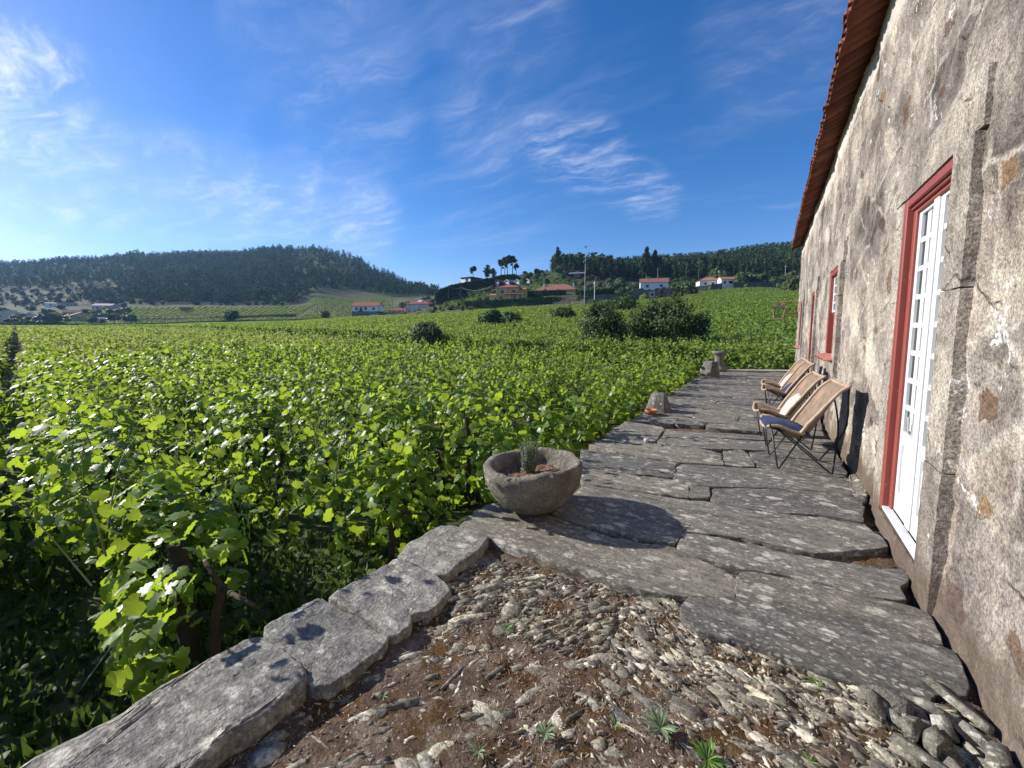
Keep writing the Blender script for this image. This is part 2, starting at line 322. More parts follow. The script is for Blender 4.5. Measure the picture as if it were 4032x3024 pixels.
def m_slate_(name, base, sheen=.35, lich=.5, lamp=.8, an=(.35, 3.0, 3.0), isl=False):
    h = NT(name); v = h.pos(rnd=7.0); vs = h.pos(an, rnd=7.0); r = h.objrnd()
    A = h.noise(vs, 2.4, 7, .65, .6)
    lo = tuple(x * .62 for x in base); hi = tuple(x * 1.45 for x in base)
    c = h.ramp(A, [(.28, lo), (.5, base), (.75, hi)])
    c = h.mix(1.0, c, h.ramp(r, [(0, (.72, .73, .76)), (.5, (1, 1, .98)), (1, (1.22, 1.18, 1.08))]), 'MULTIPLY')
    d = h.vadd(h.pos((.75, 1.25, 1), rnd=7.0), h.noise(v, 16, 4, col=True), .05)
    for s_, th, k in ((7.5, .55, .8), (19, .45, .75), (42, .42, .55)):
        cell = h.sep(h.vor(d, s_, out='Color'), 1); ds = h.vor(d, s_)
        f = h.math('MULTIPLY', h.step(ds, .36, .27), h.step(cell, th, th + .04)); f = h.math('MULTIPLY', f, h.step(h.noise(v, 2.6, 4), lich - .2, lich + .06))
        c = h.mix(h.math('MULTIPLY', f, k * lamp), c, h.mix(cell, (.46, .42, .33), (.54, .52, .46)))
    if isl: c = h.mix(1.0, c, h.ramp(h.island(), [(0, (.45, .44, .42)), (.35, (.85, .83, .78)), (.7, (1.25, 1.22, 1.1)), (1, (2.0, 1.95, 1.75))]), 'MULTIPLY')
    g = h.noise(v, 60, 4, .7); c = h.mix(1.0, c, h.ramp(g, [(.28, (.45, .45, .45)), (.5, (1, 1, 1)), (.72, (1.55, 1.54, 1.5))]), 'MULTIPLY')
    g3 = h.noise(h.pos((.8, 1.5, 1.2), rnd=7.0), 13, 5, .65); c = h.mix(1.0, c, h.ramp(g3, [(.3, (.55, .55, .56)), (.5, (1, 1, 1)), (.7, (1.4, 1.38, 1.32))]), 'MULTIPLY')
    st = h.noise(h.pos((an[0] * 1.4, an[1] * 3, an[2] * 3), rnd=7.0), 4.5, 5, .7); c = h.mix(h.math('MULTIPLY', h.step(st, .57, .66), .6), c, tuple(x * .32 for x in base))
    h.bump(h.math('ADD', h.math('MULTIPLY', st, -1.2), h.math('ADD', h.math('MULTIPLY', A, 1.5), h.math('MULTIPLY', g, .35))), .75, .02); return h.done(c, .78, sheen)
m_slab = m_slate_('schist_slab', (.150, .140, .122))
m_coping = m_slate_('schist_coping', (.21, .198, .176), .3, .5, .6, (1.7, .8, 1.7))
m_pile = m_slate_('pile_slate', (.17, .16, .13), .3, .42, .7, (1, 1, 1))
m_shard = m_slate_('slate_shard', (.185, .178, .156), .3, .42, .8, (1, 1, 1), True)
def m_earth_():
    h = NT('mossy_earth'); v = h.pos(); A = h.noise(v, 7, 7, .7)
    c = h.ramp(A, [(.25, (.045, .032, .025)), (.42, (.12, .085, .062)), (.55, (.22, .165, .125)), (.72, (.42, .36, .30))])
    mo = h.math('MULTIPLY', h.step(h.noise(v, 4.5, 5, .6), .46, .58), h.step(h.noise(v, 60, 3), .36, .52)); c = h.mix(h.math('MULTIPLY', mo, .85), c, h.mix(h.noise(v, 25, 2), (.07, .035, .010), (.17, .095, .02)))
    g = h.noise(v, 150, 4, .75); c = h.mix(1.0, c, h.ramp(g, [(.3, (.4, .38, .36)), (.5, (.95, .95, .95)), (.72, (1.75, 1.65, 1.5))]), 'MULTIPLY')
    sp = h.math('MULTIPLY', h.step(h.vor(v, 60), .3, .2), h.step(h.sep(h.vor(v, 60, out='Color'), 0), .72, .76)); c = h.mix(h.math('MULTIPLY', sp, .85), c, (.48, .44, .39))
    h.bump(h.math('ADD', g, h.math('MULTIPLY', h.noise(v, 35, 4), 2.0)), .9, .02); return h.done(c, .95, .1)
m_earth = m_earth_()
def m_ground_():
    h = NT('field_ground'); v = h.pos(); A = h.noise(v, .35, 8, .65)
    c = h.ramp(A, [(.3, (.035, .045, .016)), (.48, (.07, .085, .03)), (.6, (.12, .11, .06)), (.75, (.16, .13, .08))])
    g = h.noise(v, 6, 6, .7); c = h.mix(1.0, c, h.ramp(g, [(.3, (.5, .5, .5)), (.5, (1, 1, 1)), (.7, (1.4, 1.35, 1.25))]), 'MULTIPLY')
    n2 = h.noise(v, .02, 4); c = h.mix(h.math('MULTIPLY', h.step(n2, .5, .65), .5), c, (.07, .11, .028))
    h.bump(g, .5, .05); return h.done(c, .95, .1)
m_ground = m_ground_()
m_dirt = plain('dirt_track', (.30, .235, .16), .95, .1, .3, 1.2, bump=.5, bscale=12)
def painted(name, col, worn, lo=.64):
    h = NT(name); v = h.pos(); n = h.noise(v, 5, 6, .7); a = tuple(x * .88 for x in col); c = h.ramp(h.noise(v, 2, 4), [(.3, a), (.7, col)])
    c = h.mix(h.math('MULTIPLY', h.step(n, lo, lo + .07), .6), c, worn); h.bump(h.noise(h.pos((1, 1, .15)), 70, 3), .12, .005); return h.done(c, .5, .35)
m_red = painted('red_gloss_paint', (.25, .062, .048), (.50, .25, .2))
m_white = painted('white_door_paint', (.62, .625, .64), (.60, .57, .52))
m_curtain = plain('curtain', (.34, .335, .31), .9, .1, .15, 3, bump=0)
def glass(name, tint=(.75, .8, .8)):
    h = NT(name); tr = h.n.new('ShaderNodeBsdfTransparent'); tr.inputs[0].default_value = (*tint, 1); gl = h.n.new('ShaderNodeBsdfGlossy'); gl.inputs['Roughness'].default_value = .03
    lw = h.n.new('ShaderNodeFresnel'); lw.inputs[0].default_value = 1.45; ms = h.n.new('ShaderNodeMixShader'); h.l.new(lw.outputs[0], ms.inputs[0]); h.l.new(tr.outputs[0], ms.inputs[1]); h.l.new(gl.outputs[0], ms.inputs[2]); h.l.new(ms.outputs[0], h.out.inputs[0]); return h.m
m_glass = glass('window_glass', (.42, .45, .45)); m_lglass = glass('lantern_glass', (.8, .86, .82))
m_tile = None
def tilemat(name, base, var=.5):
    h = NT(name); v = h.pos(); n = h.noise(v, 6, 6, .7); r = h.island(); c = h.ramp(r, [(0, tuple(x * (1 - var) for x in base)), (.6, base), (1, tuple(x * 1.25 for x in base))])
    c = h.mix(h.step(n, .5, .7), c, tuple(x * .5 for x in base)); h.bump(h.noise(v, 50, 4), .3, .01); return h.done(c, .85, .2)
m_tile = tilemat('clay_eave_tile', (.235, .085, .06))
m_sill = tilemat('red_clay_sill', (.42, .17, .13), .2)
def m_wicker_():
    h = NT('rattan_weave'); uv = h.pos((1, 1, 1), kind='UV'); u = h.sep(uv, 0); w = h.sep(uv, 1)
    def tri(x, k): return h.math('ABSOLUTE', h.math('SUBTRACT', h.math('FRACT', h.math('MULTIPLY', x, k)), .5))
    U = 30.0; W_ = 104.0
    row = h.math('FLOOR', h.math('MULTIPLY', w, W_)); sh = h.math('MULTIPLY', h.math('MODULO', row, 2.0), .5)
    a = h.math('ABSOLUTE', h.math('SUBTRACT', h.math('FRACT', h.math('ADD', h.math('MULTIPLY', u, U), sh)), .5)); b = tri(w, W_)
    gap = h.math('MAXIMUM', h.step(a, .32, .5), h.step(b, .27, .5))
    c = h.ramp(h.noise(uv, 18, 4), [(.3, (.22, .15, .098)), (.7, (.39, .285, .20))]); c = h.mix(h.step(h.noise(uv, 4, 3), .55, .7), c, (.50, .30, .21))
    c = h.mix(h.math('MULTIPLY', gap, .62), c, (.08, .052, .034)); h.bump(h.math('SUBTRACT', 1.0, gap), .8, .006)
    h.done(c, .6, .3); return h.m
m_wicker = m_wicker_()
m_rattan = plain('rattan_rim', (.36, .265, .185), .55, .3, .25, 14, bscale=90)
m_black = plain('black_iron', (.012, .012, .014), .45, .5, .2, 10, metal=0)
def fabric(name, col, var=.2):
    h = NT(name); v = h.pos(); c = h.ramp(h.noise(v, 12, 4), [(.3, tuple(x * (1 - var) for x in col)), (.7, tuple(x * (1 + var) for x in col))])
    c = h.mix(1.0, c, h.ramp(h.noise(v, 260, 2), [(.35, (.8, .8, .8)), (.65, (1.15, 1.15, 1.15))]), 'MULTIPLY')
    h.bump(h.math('ADD', h.noise(v, 9, 3), h.math('MULTIPLY', h.noise(v, 300, 2), .2)), .5, .015); h.p.inputs['Sheen Weight'].default_value = .05; return h.done(c, .92, .1)
m_navy = fabric('navy_canvas', (.030, .040, .092)); m_cream = fabric('cream_linen', (.50, .455, .395), .08)
m_terra = plain('terracotta', (.46, .17, .09), .75, .3, .2, 10)
m_copper = plain('rusty_copper', (.34, .18, .125), .65, .4, .3, 12); m_lead = plain('dull_lantern_roof', (.10, .08, .075), .5, .5, .3, 10, metal=.3)
m_post = plain('old_vine_post', (.045, .036, .03), .9, .15, .4, 8, bump=.6, bscale=30)
m_bark = plain('bark', (.075, .058, .045), .95, .1, .4, 5, bump=.6, bscale=20)
m_cane = plain('green_cane', (.22, .24, .08), .6, .3, .3, 5, bump=0); m_wire = plain('galvanised_wire', (.35, .35, .34), .5, .5, .1, 5, metal=.4, bump=0)
m_kerb = plain('pale_kerb', (.52, .49, .43), .9, .15, .2, 3, bump=.4, bscale=25)
m_potsoil = plain('potting_soil', (.17, .105, .07), .95, .1, .6, 25, bump=.9, bscale=70)
m_zinc = plain('zinc_cap', (.4, .4, .4), .5, .5, .2, 8)
def drywall(name, base, s_=1.0):
    h = NT(name); v = h.pos((1, 1, 2.0)); d = h.vadd(v, h.noise(v, 2, 3, col=True), .25); rc = h.sep(h.vor(d, 1.6 * s_, out='Color'), 0); e = h.vor(d, 1.6 * s_, 'DISTANCE_TO_EDGE')
    c = h.ramp(rc, [(0, tuple(x * .6 for x in base)), (1, tuple(x * 1.4 for x in base))]); c = h.mix(h.step(e, .08, .02), c, tuple(x * .25 for x in base))
    c = h.mix(h.math('MULTIPLY', h.step(h.noise(v, .4, 5), .52, .66), .5), c, (.06, .075, .03)); h.bump(h.step(e, 0, .1), .8, .08); return h.done(c, .95, .1)
m_dry_wall = drywall('dry_stone_wall', (.20, .172, .14)); m_ruin = drywall('ruin_stone', (.22, .19, .15), 1.3)
m_hwhite = plain('white_render', (.82, .81, .78), .85, .2, .06, .6, bump=0); m_hcream = plain('cream_render', (.62, .56, .43), .85, .2, .08, .6, bump=0)
m_hyellow = plain('ochre_render', (.66, .42, .13), .85, .2, .1, .6, bump=0); m_hdark = plain('dark_cladding', (.045, .042, .04), .8, .2, .2, 1, bump=0)
m_hgrey = plain('grey_timber_cladding', (.20, .165, .135), .85, .2, .2, 2, bump=0); m_hpink = plain('pale_pink_render', (.58, .46, .42), .85, .2, .1, .6, bump=0); m_hred = plain('dark_red_render', (.26, .06, .07), .85, .2, .1, .6, bump=0)
m_hstone = plain('grey_house_stone', (.20, .185, .17), .9, .15, .3, 1.5, bump=0); m_trim = plain('pale_trim', (.62, .59, .52), .8, .2, .06, 1, bump=0); m_hconc = plain('concrete', (.42, .40, .37), .9, .15, .12, .8, bump=0)
def roofmat(name, base):
    h = NT(name); v = h.pos(); n = h.noise(v, 1.2, 6, .7); c = h.ramp(n, [(.3, tuple(x * .7 for x in base)), (.7, tuple(x * 1.25 for x in base))]); return h.done(c, .85, .2)
m_rred = roofmat('red_roof_tile', (.33, .10, .07)); m_rorange = roofmat('orange_roof_tile', (.46, .185, .10)); m_rbrown = roofmat('weathered_brown_roof', (.27, .125, .085)); m_rgrey = roofmat('grey_roof', (.16, .16, .165))
m_hwin = NT('dark_window_glass').done((.02, .022, .026), .12, .6); m_lwin = NT('bright_sliding_glass').done((.55, .60, .68), .15, .6)
m_carw = NT('white_car_paint').done((.80, .80, .80), .3, .5); m_carg = NT('silver_car_paint').done((.30, .32, .34), .3, .5, .3); m_cark = NT('dark_car_paint').done((.03, .032, .036), .3, .5); m_tyre = NT('tyre_rubber').done((.02, .02, .02), .85, .2)
m_mast = plain('grey_mast', (.42, .42, .42), .6, .4, .1, 3, bump=0); m_wood = plain('weathered_pole', (.14, .115, .09), .9, .15, .2, 2, bump=0); m_solar = NT('solar_panel').done((.55, .6, .68), .15, .6)
# ------------------------------------------------------------------ the stone house on the right
WX, JX, YE = .82, .775, 19.7
house = thing('stone_house', 'long old stone farmhouse with red door and window frames and clay eaves beside the terrace', 'house')
OPEN = [(3.21, 4.26, .13, 2.45), (7.75, 8.85, 1.13, 2.47), (11.6, 12.5, .15, 2.4), (16.2, 17.35, 1.0, 2.45)]
def rough_wall():
    ys = [-3.2]; 
    cuts = sorted([o[0] - .08 for o in OPEN] + [o[1] + .08 for o in OPEN] + [YE])
    for c in cuts:
        n = max(2, int((c - ys[-1]) / (.035 if c < 9 else .06))); ys += list(np.linspace(ys[-1], c, n + 1)[1:])
    zc = sorted({-.85, 4.68} | {o[2] - .06 for o in OPEN} | {o[3] + .08 for o in OPEN}); zs = [zc[0]]
    for c in zc[1:]:
        n = max(1, int((c - zs[-1]) / .04)); zs += list(np.linspace(zs[-1], c, n + 1)[1:])
    ys = np.array(ys); zs = np.array(zs); Y, Z = np.meshgrid(ys, zs); p = np.c_[np.full(Y.size, WX), Y.ravel(), Z.ravel()]
    d = fbm(p, 1.1, 3, 3) * .014 + fbm(p * (1, 1, .7), 4.2, 4, 5) * .012 + fbm(p, 16, 3, 8) * .005
    cr_ = vnoise(np.c_[p[:, 0], p[:, 1] * 3.2, p[:, 2] * 5], 21); d += np.where(cr_ > .45, (cr_ - .45) * .03, 0)
    d += np.clip(.35 - p[:, 2], 0, .6) * -.10 * (.6 + .5 * fbm(p, 3, 3, 2))          # rough footing stones swell at the base
    p[:, 0] += d
    ny = len(ys); a = (np.arange(len(zs) - 1)[:, None] * ny + np.arange(ny - 1)[None]).ravel()
    yc = (.5 * (ys[1:] + ys[:-1])); zm = .5 * (zs[1:] + zs[:-1]); YY, ZZ = np.meshgrid(yc, zm); keep = np.ones(YY.size, bool)
    for o in OPEN: keep &= ~((YY.ravel() > o[0] - .08) & (YY.ravel() < o[1] + .08) & (ZZ.ravel() > o[2] - .06) & (ZZ.ravel() < o[3] + .08))
    a = a[keep]; return npmesh('wall', p, np.c_[a, a + ny, a + ny + 1, a + 1], m_wall, house, True)
rough_wall()
def rbox(parts, x0, x1, y0, y1, z0, z1, res=.035, amp=.006, seed=0, frq=9):
    for ax in range(3):
        lo = [x0, y0, z0]; hi = [x1, y1, z1]; a1, a2 = (ax + 1) % 3, (ax + 2) % 3
        n1 = max(1, int((hi[a1] - lo[a1]) / res)); n2 = max(1, int((hi[a2] - lo[a2]) / res))
        A, B = np.meshgrid(np.linspace(lo[a1], hi[a1], n1 + 1), np.linspace(lo[a2], hi[a2], n2 + 1))
        for e in (0, 1):
            p = np.zeros((A.size, 3)); p[:, a1] = A.ravel(); p[:, a2] = B.ravel(); p[:, ax] = (lo, hi)[e][ax]
            for k in range(3):
                # pull corners in a little so that the arrises look worn
                t = np.minimum(p[:, k] - lo[k], hi[k] - p[:, k])
            q = p + 0
            for k in range(3): q[:, k] += fbm(p + k * 13.1 + seed, frq, 4, seed) * amp
            i = (np.arange(n2)[:, None] * (n1 + 1) + np.arange(n1)[None]).ravel(); f = np.c_[i, i + 1, i + n1 + 2, i + n1 + 1]
            parts.append((q, f if e else f[:, ::-1]))
def finish(parts, name, mat, parent, smooth=True):
    V = []; Fc = []; b = 0
    for v, f in parts: V.append(v); Fc.append(f + b); b += len(v)
    return npmesh(name, np.concatenate(V), np.concatenate(Fc), mat, parent, smooth)
JW = .28
for i, (y0, y1, z0, z1) in enumerate(OPEN):
    ps = []; r = .03 if i == 0 else .06
    zb = -.1 if z0 < .5 else z0 - .3
    zm = [zb + (z1 - zb) * t for t in (.0, .34, .71, 1.0)]
    for k in range(3):
        for a, b in ((y0 - JW, y0), (y1, y1 + JW * .85)):
            e = random.uniform(-.004, .004); rbox(ps, JX + e + (.022 if b > y0 + .01 else 0), .97, a + e, b + (e if b < y0 + .01 else 0), zm[k] + .003, zm[k + 1] - .003, r, .0035, i * 7 + k, 16)
    rbox(ps, JX + .012, .97, y0 - JW - .05, y1 + JW * .8, z1 + .003, z1 + .27, r, .0035, i * 7 + 5, 16)
    rbox(ps, JX + .012, .97, y0 + .002, y1 - .002, zb, z0 - .03, r, .008, i * 7 + 6)
    finish(ps, 'granite_surround', m_jamb, house)
# near glazed door: red frame, two white leaves
y0, y1, z0, z1 = OPEN[0]
b = MB(); b.bbox(.792, .92, y1 - .085, y1 - .003, z0 - .02, z1 - .003, .006); b.bbox(.832, .92, y1 - .150, y1 - .087, z0 - .02, z1 - .09, .005)
b.bbox(.80, .92, y0 + .003, y0 + .04, z0 - .02, z1 - .003, .006); b.bbox(.832, .92, y0 + .042, y0 + .08, z0 - .02, z1 - .09, .005)
b.bbox(.794, .92, y0 + .042, y1 - .087, z1 - .065, z1 - .004, .006); b.bbox(.815, .92, y0 + .042, y1 - .087, z1 - .088, z1 - .067, .005); b.bbox(.834, .92, y0 + .082, y1 - .152, z1 - .118, z1 - .09, .005)
b.obj('door_frame', m_red, house)
rows = [(2.308 - .198 * k - .160, 2.308 - .198 * k) for k in range(8)]
def leaf(ya, yb, cols, astragal):
    m = MB(); xf, xb = .850, .892; zt, zbt = 2.334, .150
    ed = [ya] + [c for q in cols for c in q] + [yb]
    for a, b_ in ((ed[0], ed[1]), (ed[4], ed[5])): m.bbox(xf, xb, a, b_, zbt, zt, .004)
    m.bbox(xf + .008, xb - .004, ed[2], ed[3], .79, 2.30, .004)
    zz = [zt, rows[0][1]] + [v for k in range(7) for v in (rows[k][0], rows[k + 1][1])] + [rows[7][0], .665]
    for k in range(0, len(zz), 2):
        big = k == 0 or k == len(zz) - 2
        if big: m.bbox(xf + .001, xb, ed[1], ed[4], zz[k + 1], zz[k], .004)
        else:
            for a, b_ in ((ed[1], ed[2]), (ed[3], ed[4])): m.bbox(xf + .008, xb - .004, a, b_, zz[k + 1], zz[k], .004)
    m.bbox(xf + .001, xb, ed[1], ed[4], zbt, .30, .004)
    m.bbox(xf + .018, xb, ed[1], ed[4], .30, .665, .004)                                  # sunk panel
    m.bbox(xf + .008, xf + .02, ed[1] + .03, ed[4] - .03, .345, .62, .012)
    if astragal: m.bbox(.836, .852, yb_ast[0], yb_ast[1], zbt + .01, zt, .006)
    o = m.obj('door_leaf', m_white, house)
    g = MB()
    for a, b_ in cols:
        for c, d in rows: g.box(.870, .874, a, b_, c, d)
    g.obj('pane', m_glass, o)
    return o
yb_ast = (3.66, 3.745)
l1 = leaf(3.70, 4.108, ((3.775, 3.89), (3.95, 4.06)), True)
l2 = leaf(3.295, 3.697, ((3.335, 3.435), (3.49, 3.60)), False)
hm = MB(); hm.tube([(.842, 3.80, .80), (.825, 3.80, .80), (.822, 3.80, .91)], .007, 8); hm.bbox(.842, .848, 3.785, 3.815, .76, .86, .002); hm.obj('handle', m_zinc, l1)
def curtain(ya, yb, za, zb_, x=.955):
    n = 90; t = np.linspace(0, 1, n); yy = ya + (yb - ya) * t; xx = x + .018 * np.sin(t * 46 + 1.5 * np.sin(t * 9)) + .006 * np.sin(t * 120)
    V = np.r_[np.c_[xx, yy, np.full(n, za)], np.c_[xx * .9 + x * .1, yy, np.full(n, zb_)]]; i = np.arange(n - 1)
    npmesh('curtain', V, np.c_[i, i + 1, i + n + 1, i + n], m_curtain, house, True)
curtain(3.26, 3.66, .2, 2.36); curtain(3.71, 4.13, .2, 2.36)
s_ = MB(); s_.bbox(.796, .85, y0 + .05, y1 - .09, z0 - .012, z0 + .014, .004); s_.obj('door_sill', m_white, house)
# window with a white sash above a red boarded lower half
y0, y1, z0, z1 = OPEN[1]
b = MB(); b.bbox(.79, .93, y1 - .09, y1 - .003, z0, z1 - .003, .006); b.bbox(.79, .93, y0 + .003, y0 + .09, z0, z1 - .003, .006); b.bbox(.79, .93, y0 + .092, y1 - .092, z1 - .09, z1 - .004, .006)
b.bbox(.862, .92, y0 + .092, y1 - .092, z0 + .02, 1.74, .006); b.bbox(.848, .92, y0 + .092, y1 - .092, 1.742, 1.79, .006); wf = b.obj('window_frame', m_red, house)
b = MB(); ya, yb, za, zb_ = y0 + .095, y1 - .095, 1.795, z1 - .095
b.bbox(.835, .87, ya, ya + .05, za, zb_, .004); b.bbox(.835, .87, yb - .05, yb, za, zb_, .004)
for k in range(5): zz = za + (zb_ - za - .03) * k / 4; b.bbox(.84, .868, ya + .052, yb - .052, zz, zz + .03, .004)
for k in (1, 2): yy = ya + (yb - ya) * k / 3; b.bbox(.843, .862, yy - .012, yy + .012, za + .032, zb_ - .032, .003)
sash = b.obj('window_sash', m_white, house); b = MB(); b.box(.852, .856, ya + .05, yb - .05, za + .03, zb_ - .03); b.obj('pane', m_glass, sash); curtain(ya, yb, za, zb_, .94)
def sill(y0, y1, z):                                                                    # row of upturned clay tiles
    m = MB(); n = 5; w = (y1 - y0) / n
    for k in range(n):
        c = y0 + w * (k + .5); pts = [(c + w * .54 * cos(a), z - .015 + .04 * sin(a)) for a in np.linspace(0, pi, 7)]
        v = [(x + (0 if q else 0), yy, zz - (.035 if x < .7 else 0)) for x in (.66, .93) for q in (0, 1) for yy, zz in [(p[0], p[1] - .016 * q) for p in pts]]
        f = []; 
        for i in range(6):
            f += [(i, i + 1, i + 15, i + 14), (i + 7, i + 21, i + 22, i + 8), (i, i + 7, i + 8, i + 1), (i + 14, i + 15, i + 22, i + 21)]
        f += [(0, 14, 21, 7), (6, 13, 27, 20)]; m.add(v, f)
    return m.obj('window_sill', m_sill, house, False)
sill(y0 - .12, y1 + .1, z0 - .02)
# red plank door and last window further along
y0, y1, z0, z1 = OPEN[2]; b = MB(); b.bbox(.785, .93, y1 - .09, y1 - .003, z0, z1 - .003, .006); b.bbox(.785, .93, y0 + .003, y0 + .09, z0, z1 - .003, .006); b.bbox(.785, .93, y0 + .092, y1 - .092, z1 - .09, z1 - .004, .006); b.obj('door_frame', m_red, house)
b = MB(); n = 6
for k in range(n): w = (y1 - y0 - .19) / n; b.bbox(.845, .88, y0 + .095 + w * k + .002, y0 + .095 + w * (k + 1) - .002, z0, z1 - .095, .004)
pd = b.obj('plank_door', m_red, house); b = MB(); b.tube([(.843, y0 + .17, 1.05), (.81, y0 + .17, 1.05), (.81, y0 + .17, 1.17), (.843, y0 + .17, 1.17)], .008, 6); b.obj('handle', m_black, pd)
y0, y1, z0, z1 = OPEN[3]; b = MB(); b.bbox(.79, .93, y1 - .09, y1 - .003, z0, z1 - .003, .006); b.bbox(.79, .93, y0 + .003, y0 + .09, z0, z1 - .003, .006); b.bbox(.79, .93, y0 + .092, y1 - .092, z1 - .09, z1 - .004, .006); b.bbox(.86, .92, y0 + .092, y1 - .092, z0 + .01, z1 - .092, .006); b.obj('window_frame', m_red, house); sill(y0 - .1, y1 + .1, z0 - .02)
# the rest of the shell, dark rooms behind the openings
b = MB(); b.box(1.35, 7.6, YE - .5, YE - .02, -.85, 4.6); b.box(.84, 1.34, YE - .5, YE - .015, -.85, 4.6); b.box(7.1, 7.6, -3.2, YE - .52, -.85, 4.6); b.box(.84, 7.08, -3.2, -2.8, -.85, 4.6); b.box(1.6, 1.65, -2.75, YE - .55, -.85, 4.5)
ri = .42                                                                                 # gable ends
for ya, yb in ((YE - .5, YE - .03), (-3.19, -2.8)): b.add([(x, y, z) for y in (ya, yb) for x, z in ((.84, 4.61), (7.6, 4.61), (4.2, 4.61 + 3.3 * ri))], [(0, 1, 2), (5, 4, 3), (0, 2, 5, 3), (1, 4, 5, 2), (0, 3, 4, 1)])
b.obj('back_wall', m_wall, house)
b = MB()
for sx, ex, k in ((.62, 4.22, 1), (7.8, 4.22, -1)):
    za, zb_ = 4.74, 4.74 + 3.6 * ri; b.add([(sx, -3.4, za), (ex, -3.4, zb_), (ex, YE + .25, zb_), (sx, YE + .25, za), (sx, -3.4, za + .05), (ex, -3.4, zb_ + .05), (ex, YE + .25, zb_ + .05), (sx, YE + .25, za + .05)], [(0, 1, 2, 3), (7, 6, 5, 4), (0, 4, 5, 1), (1, 5, 6, 2), (2, 6, 7, 3), (3, 7, 4, 0)])
b.obj('roof', m_tile, house)
def eave():
    V = []; Fc = []; base = 0; pitch = .172; y = -3.3; k = 0
    while y < YE + .25:
        jx, jz, jr = random.uniform(-.015, .015), random.uniform(-.006, .006), random.uniform(-.03, .03)
        for conv in (-1, 1):                       # channel tile below (bulges down), cover tile above
            yc = y + (pitch / 2 if conv > 0 else 0); r = .098 if conv < 0 else .075; n = 9; L = []
            for x, dz, rr in ((.500 + jx - (.02 if conv > 0 else 0), 0, 1.0), (.92, .42 * ri, .84)):
                for th in (0, .014):
                    for a in np.linspace(-.08, pi + .08, n):
                        L.append((x, yc + (r * rr - th) * cos(a) + jr * (x - .5), 4.662 + jz + dz + (.045 if conv > 0 else .03) + conv * (.055 if conv < 0 else .05) * rr * sin(a) * (1 - th * 10)))
            f = []
            for i in range(n - 1):
                f += [(i, i + 1, 2 * n + i + 1, 2 * n + i), (n + i, 3 * n + i, 3 * n + i + 1, n + i + 1), (i, n + i, n + i + 1, i + 1)]
            f += [(0, 2 * n, 3 * n, n), (n - 1, 2 * n - 1, 4 * n - 1, 3 * n - 1)]
            V += L; Fc += [tuple(base + q for q in z) for z in f]; base += len(L)
        y += pitch; k += 1
    npmesh('eave_tiles', np.array(V), np.array(Fc), m_tile, house)
eave()
# wall lantern at the far corner
lt = thing('wall_lantern', 'rusty iron lantern hanging from a scrolled bracket at the far corner of the house', 'lantern', (.80, 19.35, 0))
q = onY(1682, 676, 19.35); lx = q[0] - .80; ztop = onY(1682, 655, 19.35)[2]; zbot = onY(1682, 690, 19.35)[2]
bt = onY(1735, 649, 19.35)[2]
b = MB(); b.tube([(.02, 0, bt + .02), (lx - .03, 0, bt - .06)], .018, 6); b.tube(bez([(0, 0, bt - .55), (-.12, 0, bt - .62), (-.26, 0, bt - .55), (lx + .12, 0, bt - .12), (lx - .02, 0, bt - .07)], 8), .016, 6)
b.tube(bez([(-.02, 0, bt - .5), (-.10, 0, bt - .36), (-.19, 0, bt - .43), (-.15, 0, bt - .52), (-.10, 0, bt - .47)], 6), .013, 6); b.tube([(lx, 0, bt - .07), (lx, 0, ztop)], .012, 6); b.box(-.012, .02, -.03, .03, bt - .7, bt + .08); b.obj('bracket', m_copper, lt)
hl = ztop - zbot; w1, w2 = .20, .135
b = MB(); zc = zbot + hl * .70
b.add([(lx + sx * w1 * 1.1, sy * w1 * 1.1, zc) for sx, sy in ((-1, -1), (1, -1), (1, 1), (-1, 1))] + [(lx + sx * .07, sy * .07, ztop - .05) for sx, sy in ((-1, -1), (1, -1), (1, 1), (-1, 1))], [(0, 1, 5, 4), (1, 2, 6, 5), (2, 3, 7, 6), (3, 0, 4, 7), (4, 5, 6, 7), (3, 2, 1, 0)]); b.lathe([(.05, ztop - .05), (.06, ztop - .03), (.02, ztop)], 10, lx, 0); b.obj('lantern_roof', m_lead, lt)
b = MB()
for sx, sy in ((-1, -1), (1, -1), (1, 1), (-1, 1)): b.tube([(lx + sx * w2, sy * w2, zbot + .03), (lx + sx * w1, sy * w1, zc)], .014, 6)
b.box(lx - w2 - .02, lx + w2 + .02, -w2 - .02, w2 + .02, zbot, zbot + .035); b.obj('cage', m_copper, lt)
b = MB(); b.add([(lx + sx * w * .96, sy * w * .96, z) for z, w in ((zbot + .036, w2), (zc - .002, w1)) for sx, sy in ((-1, -1), (1, -1), (1, 1), (-1, 1))], [(0, 1, 5, 4), (1, 2, 6, 5), (2, 3, 7, 6), (3, 0, 4, 7)]); b.obj('glass_panes', m_lglass, lt)
# ------------------------------------------------------------------ terrace
terr = thing('terrace', 'terrace of big rough schist slabs laid across from the house wall to the vines', 'terrace'); terr['kind'] = 'structure'
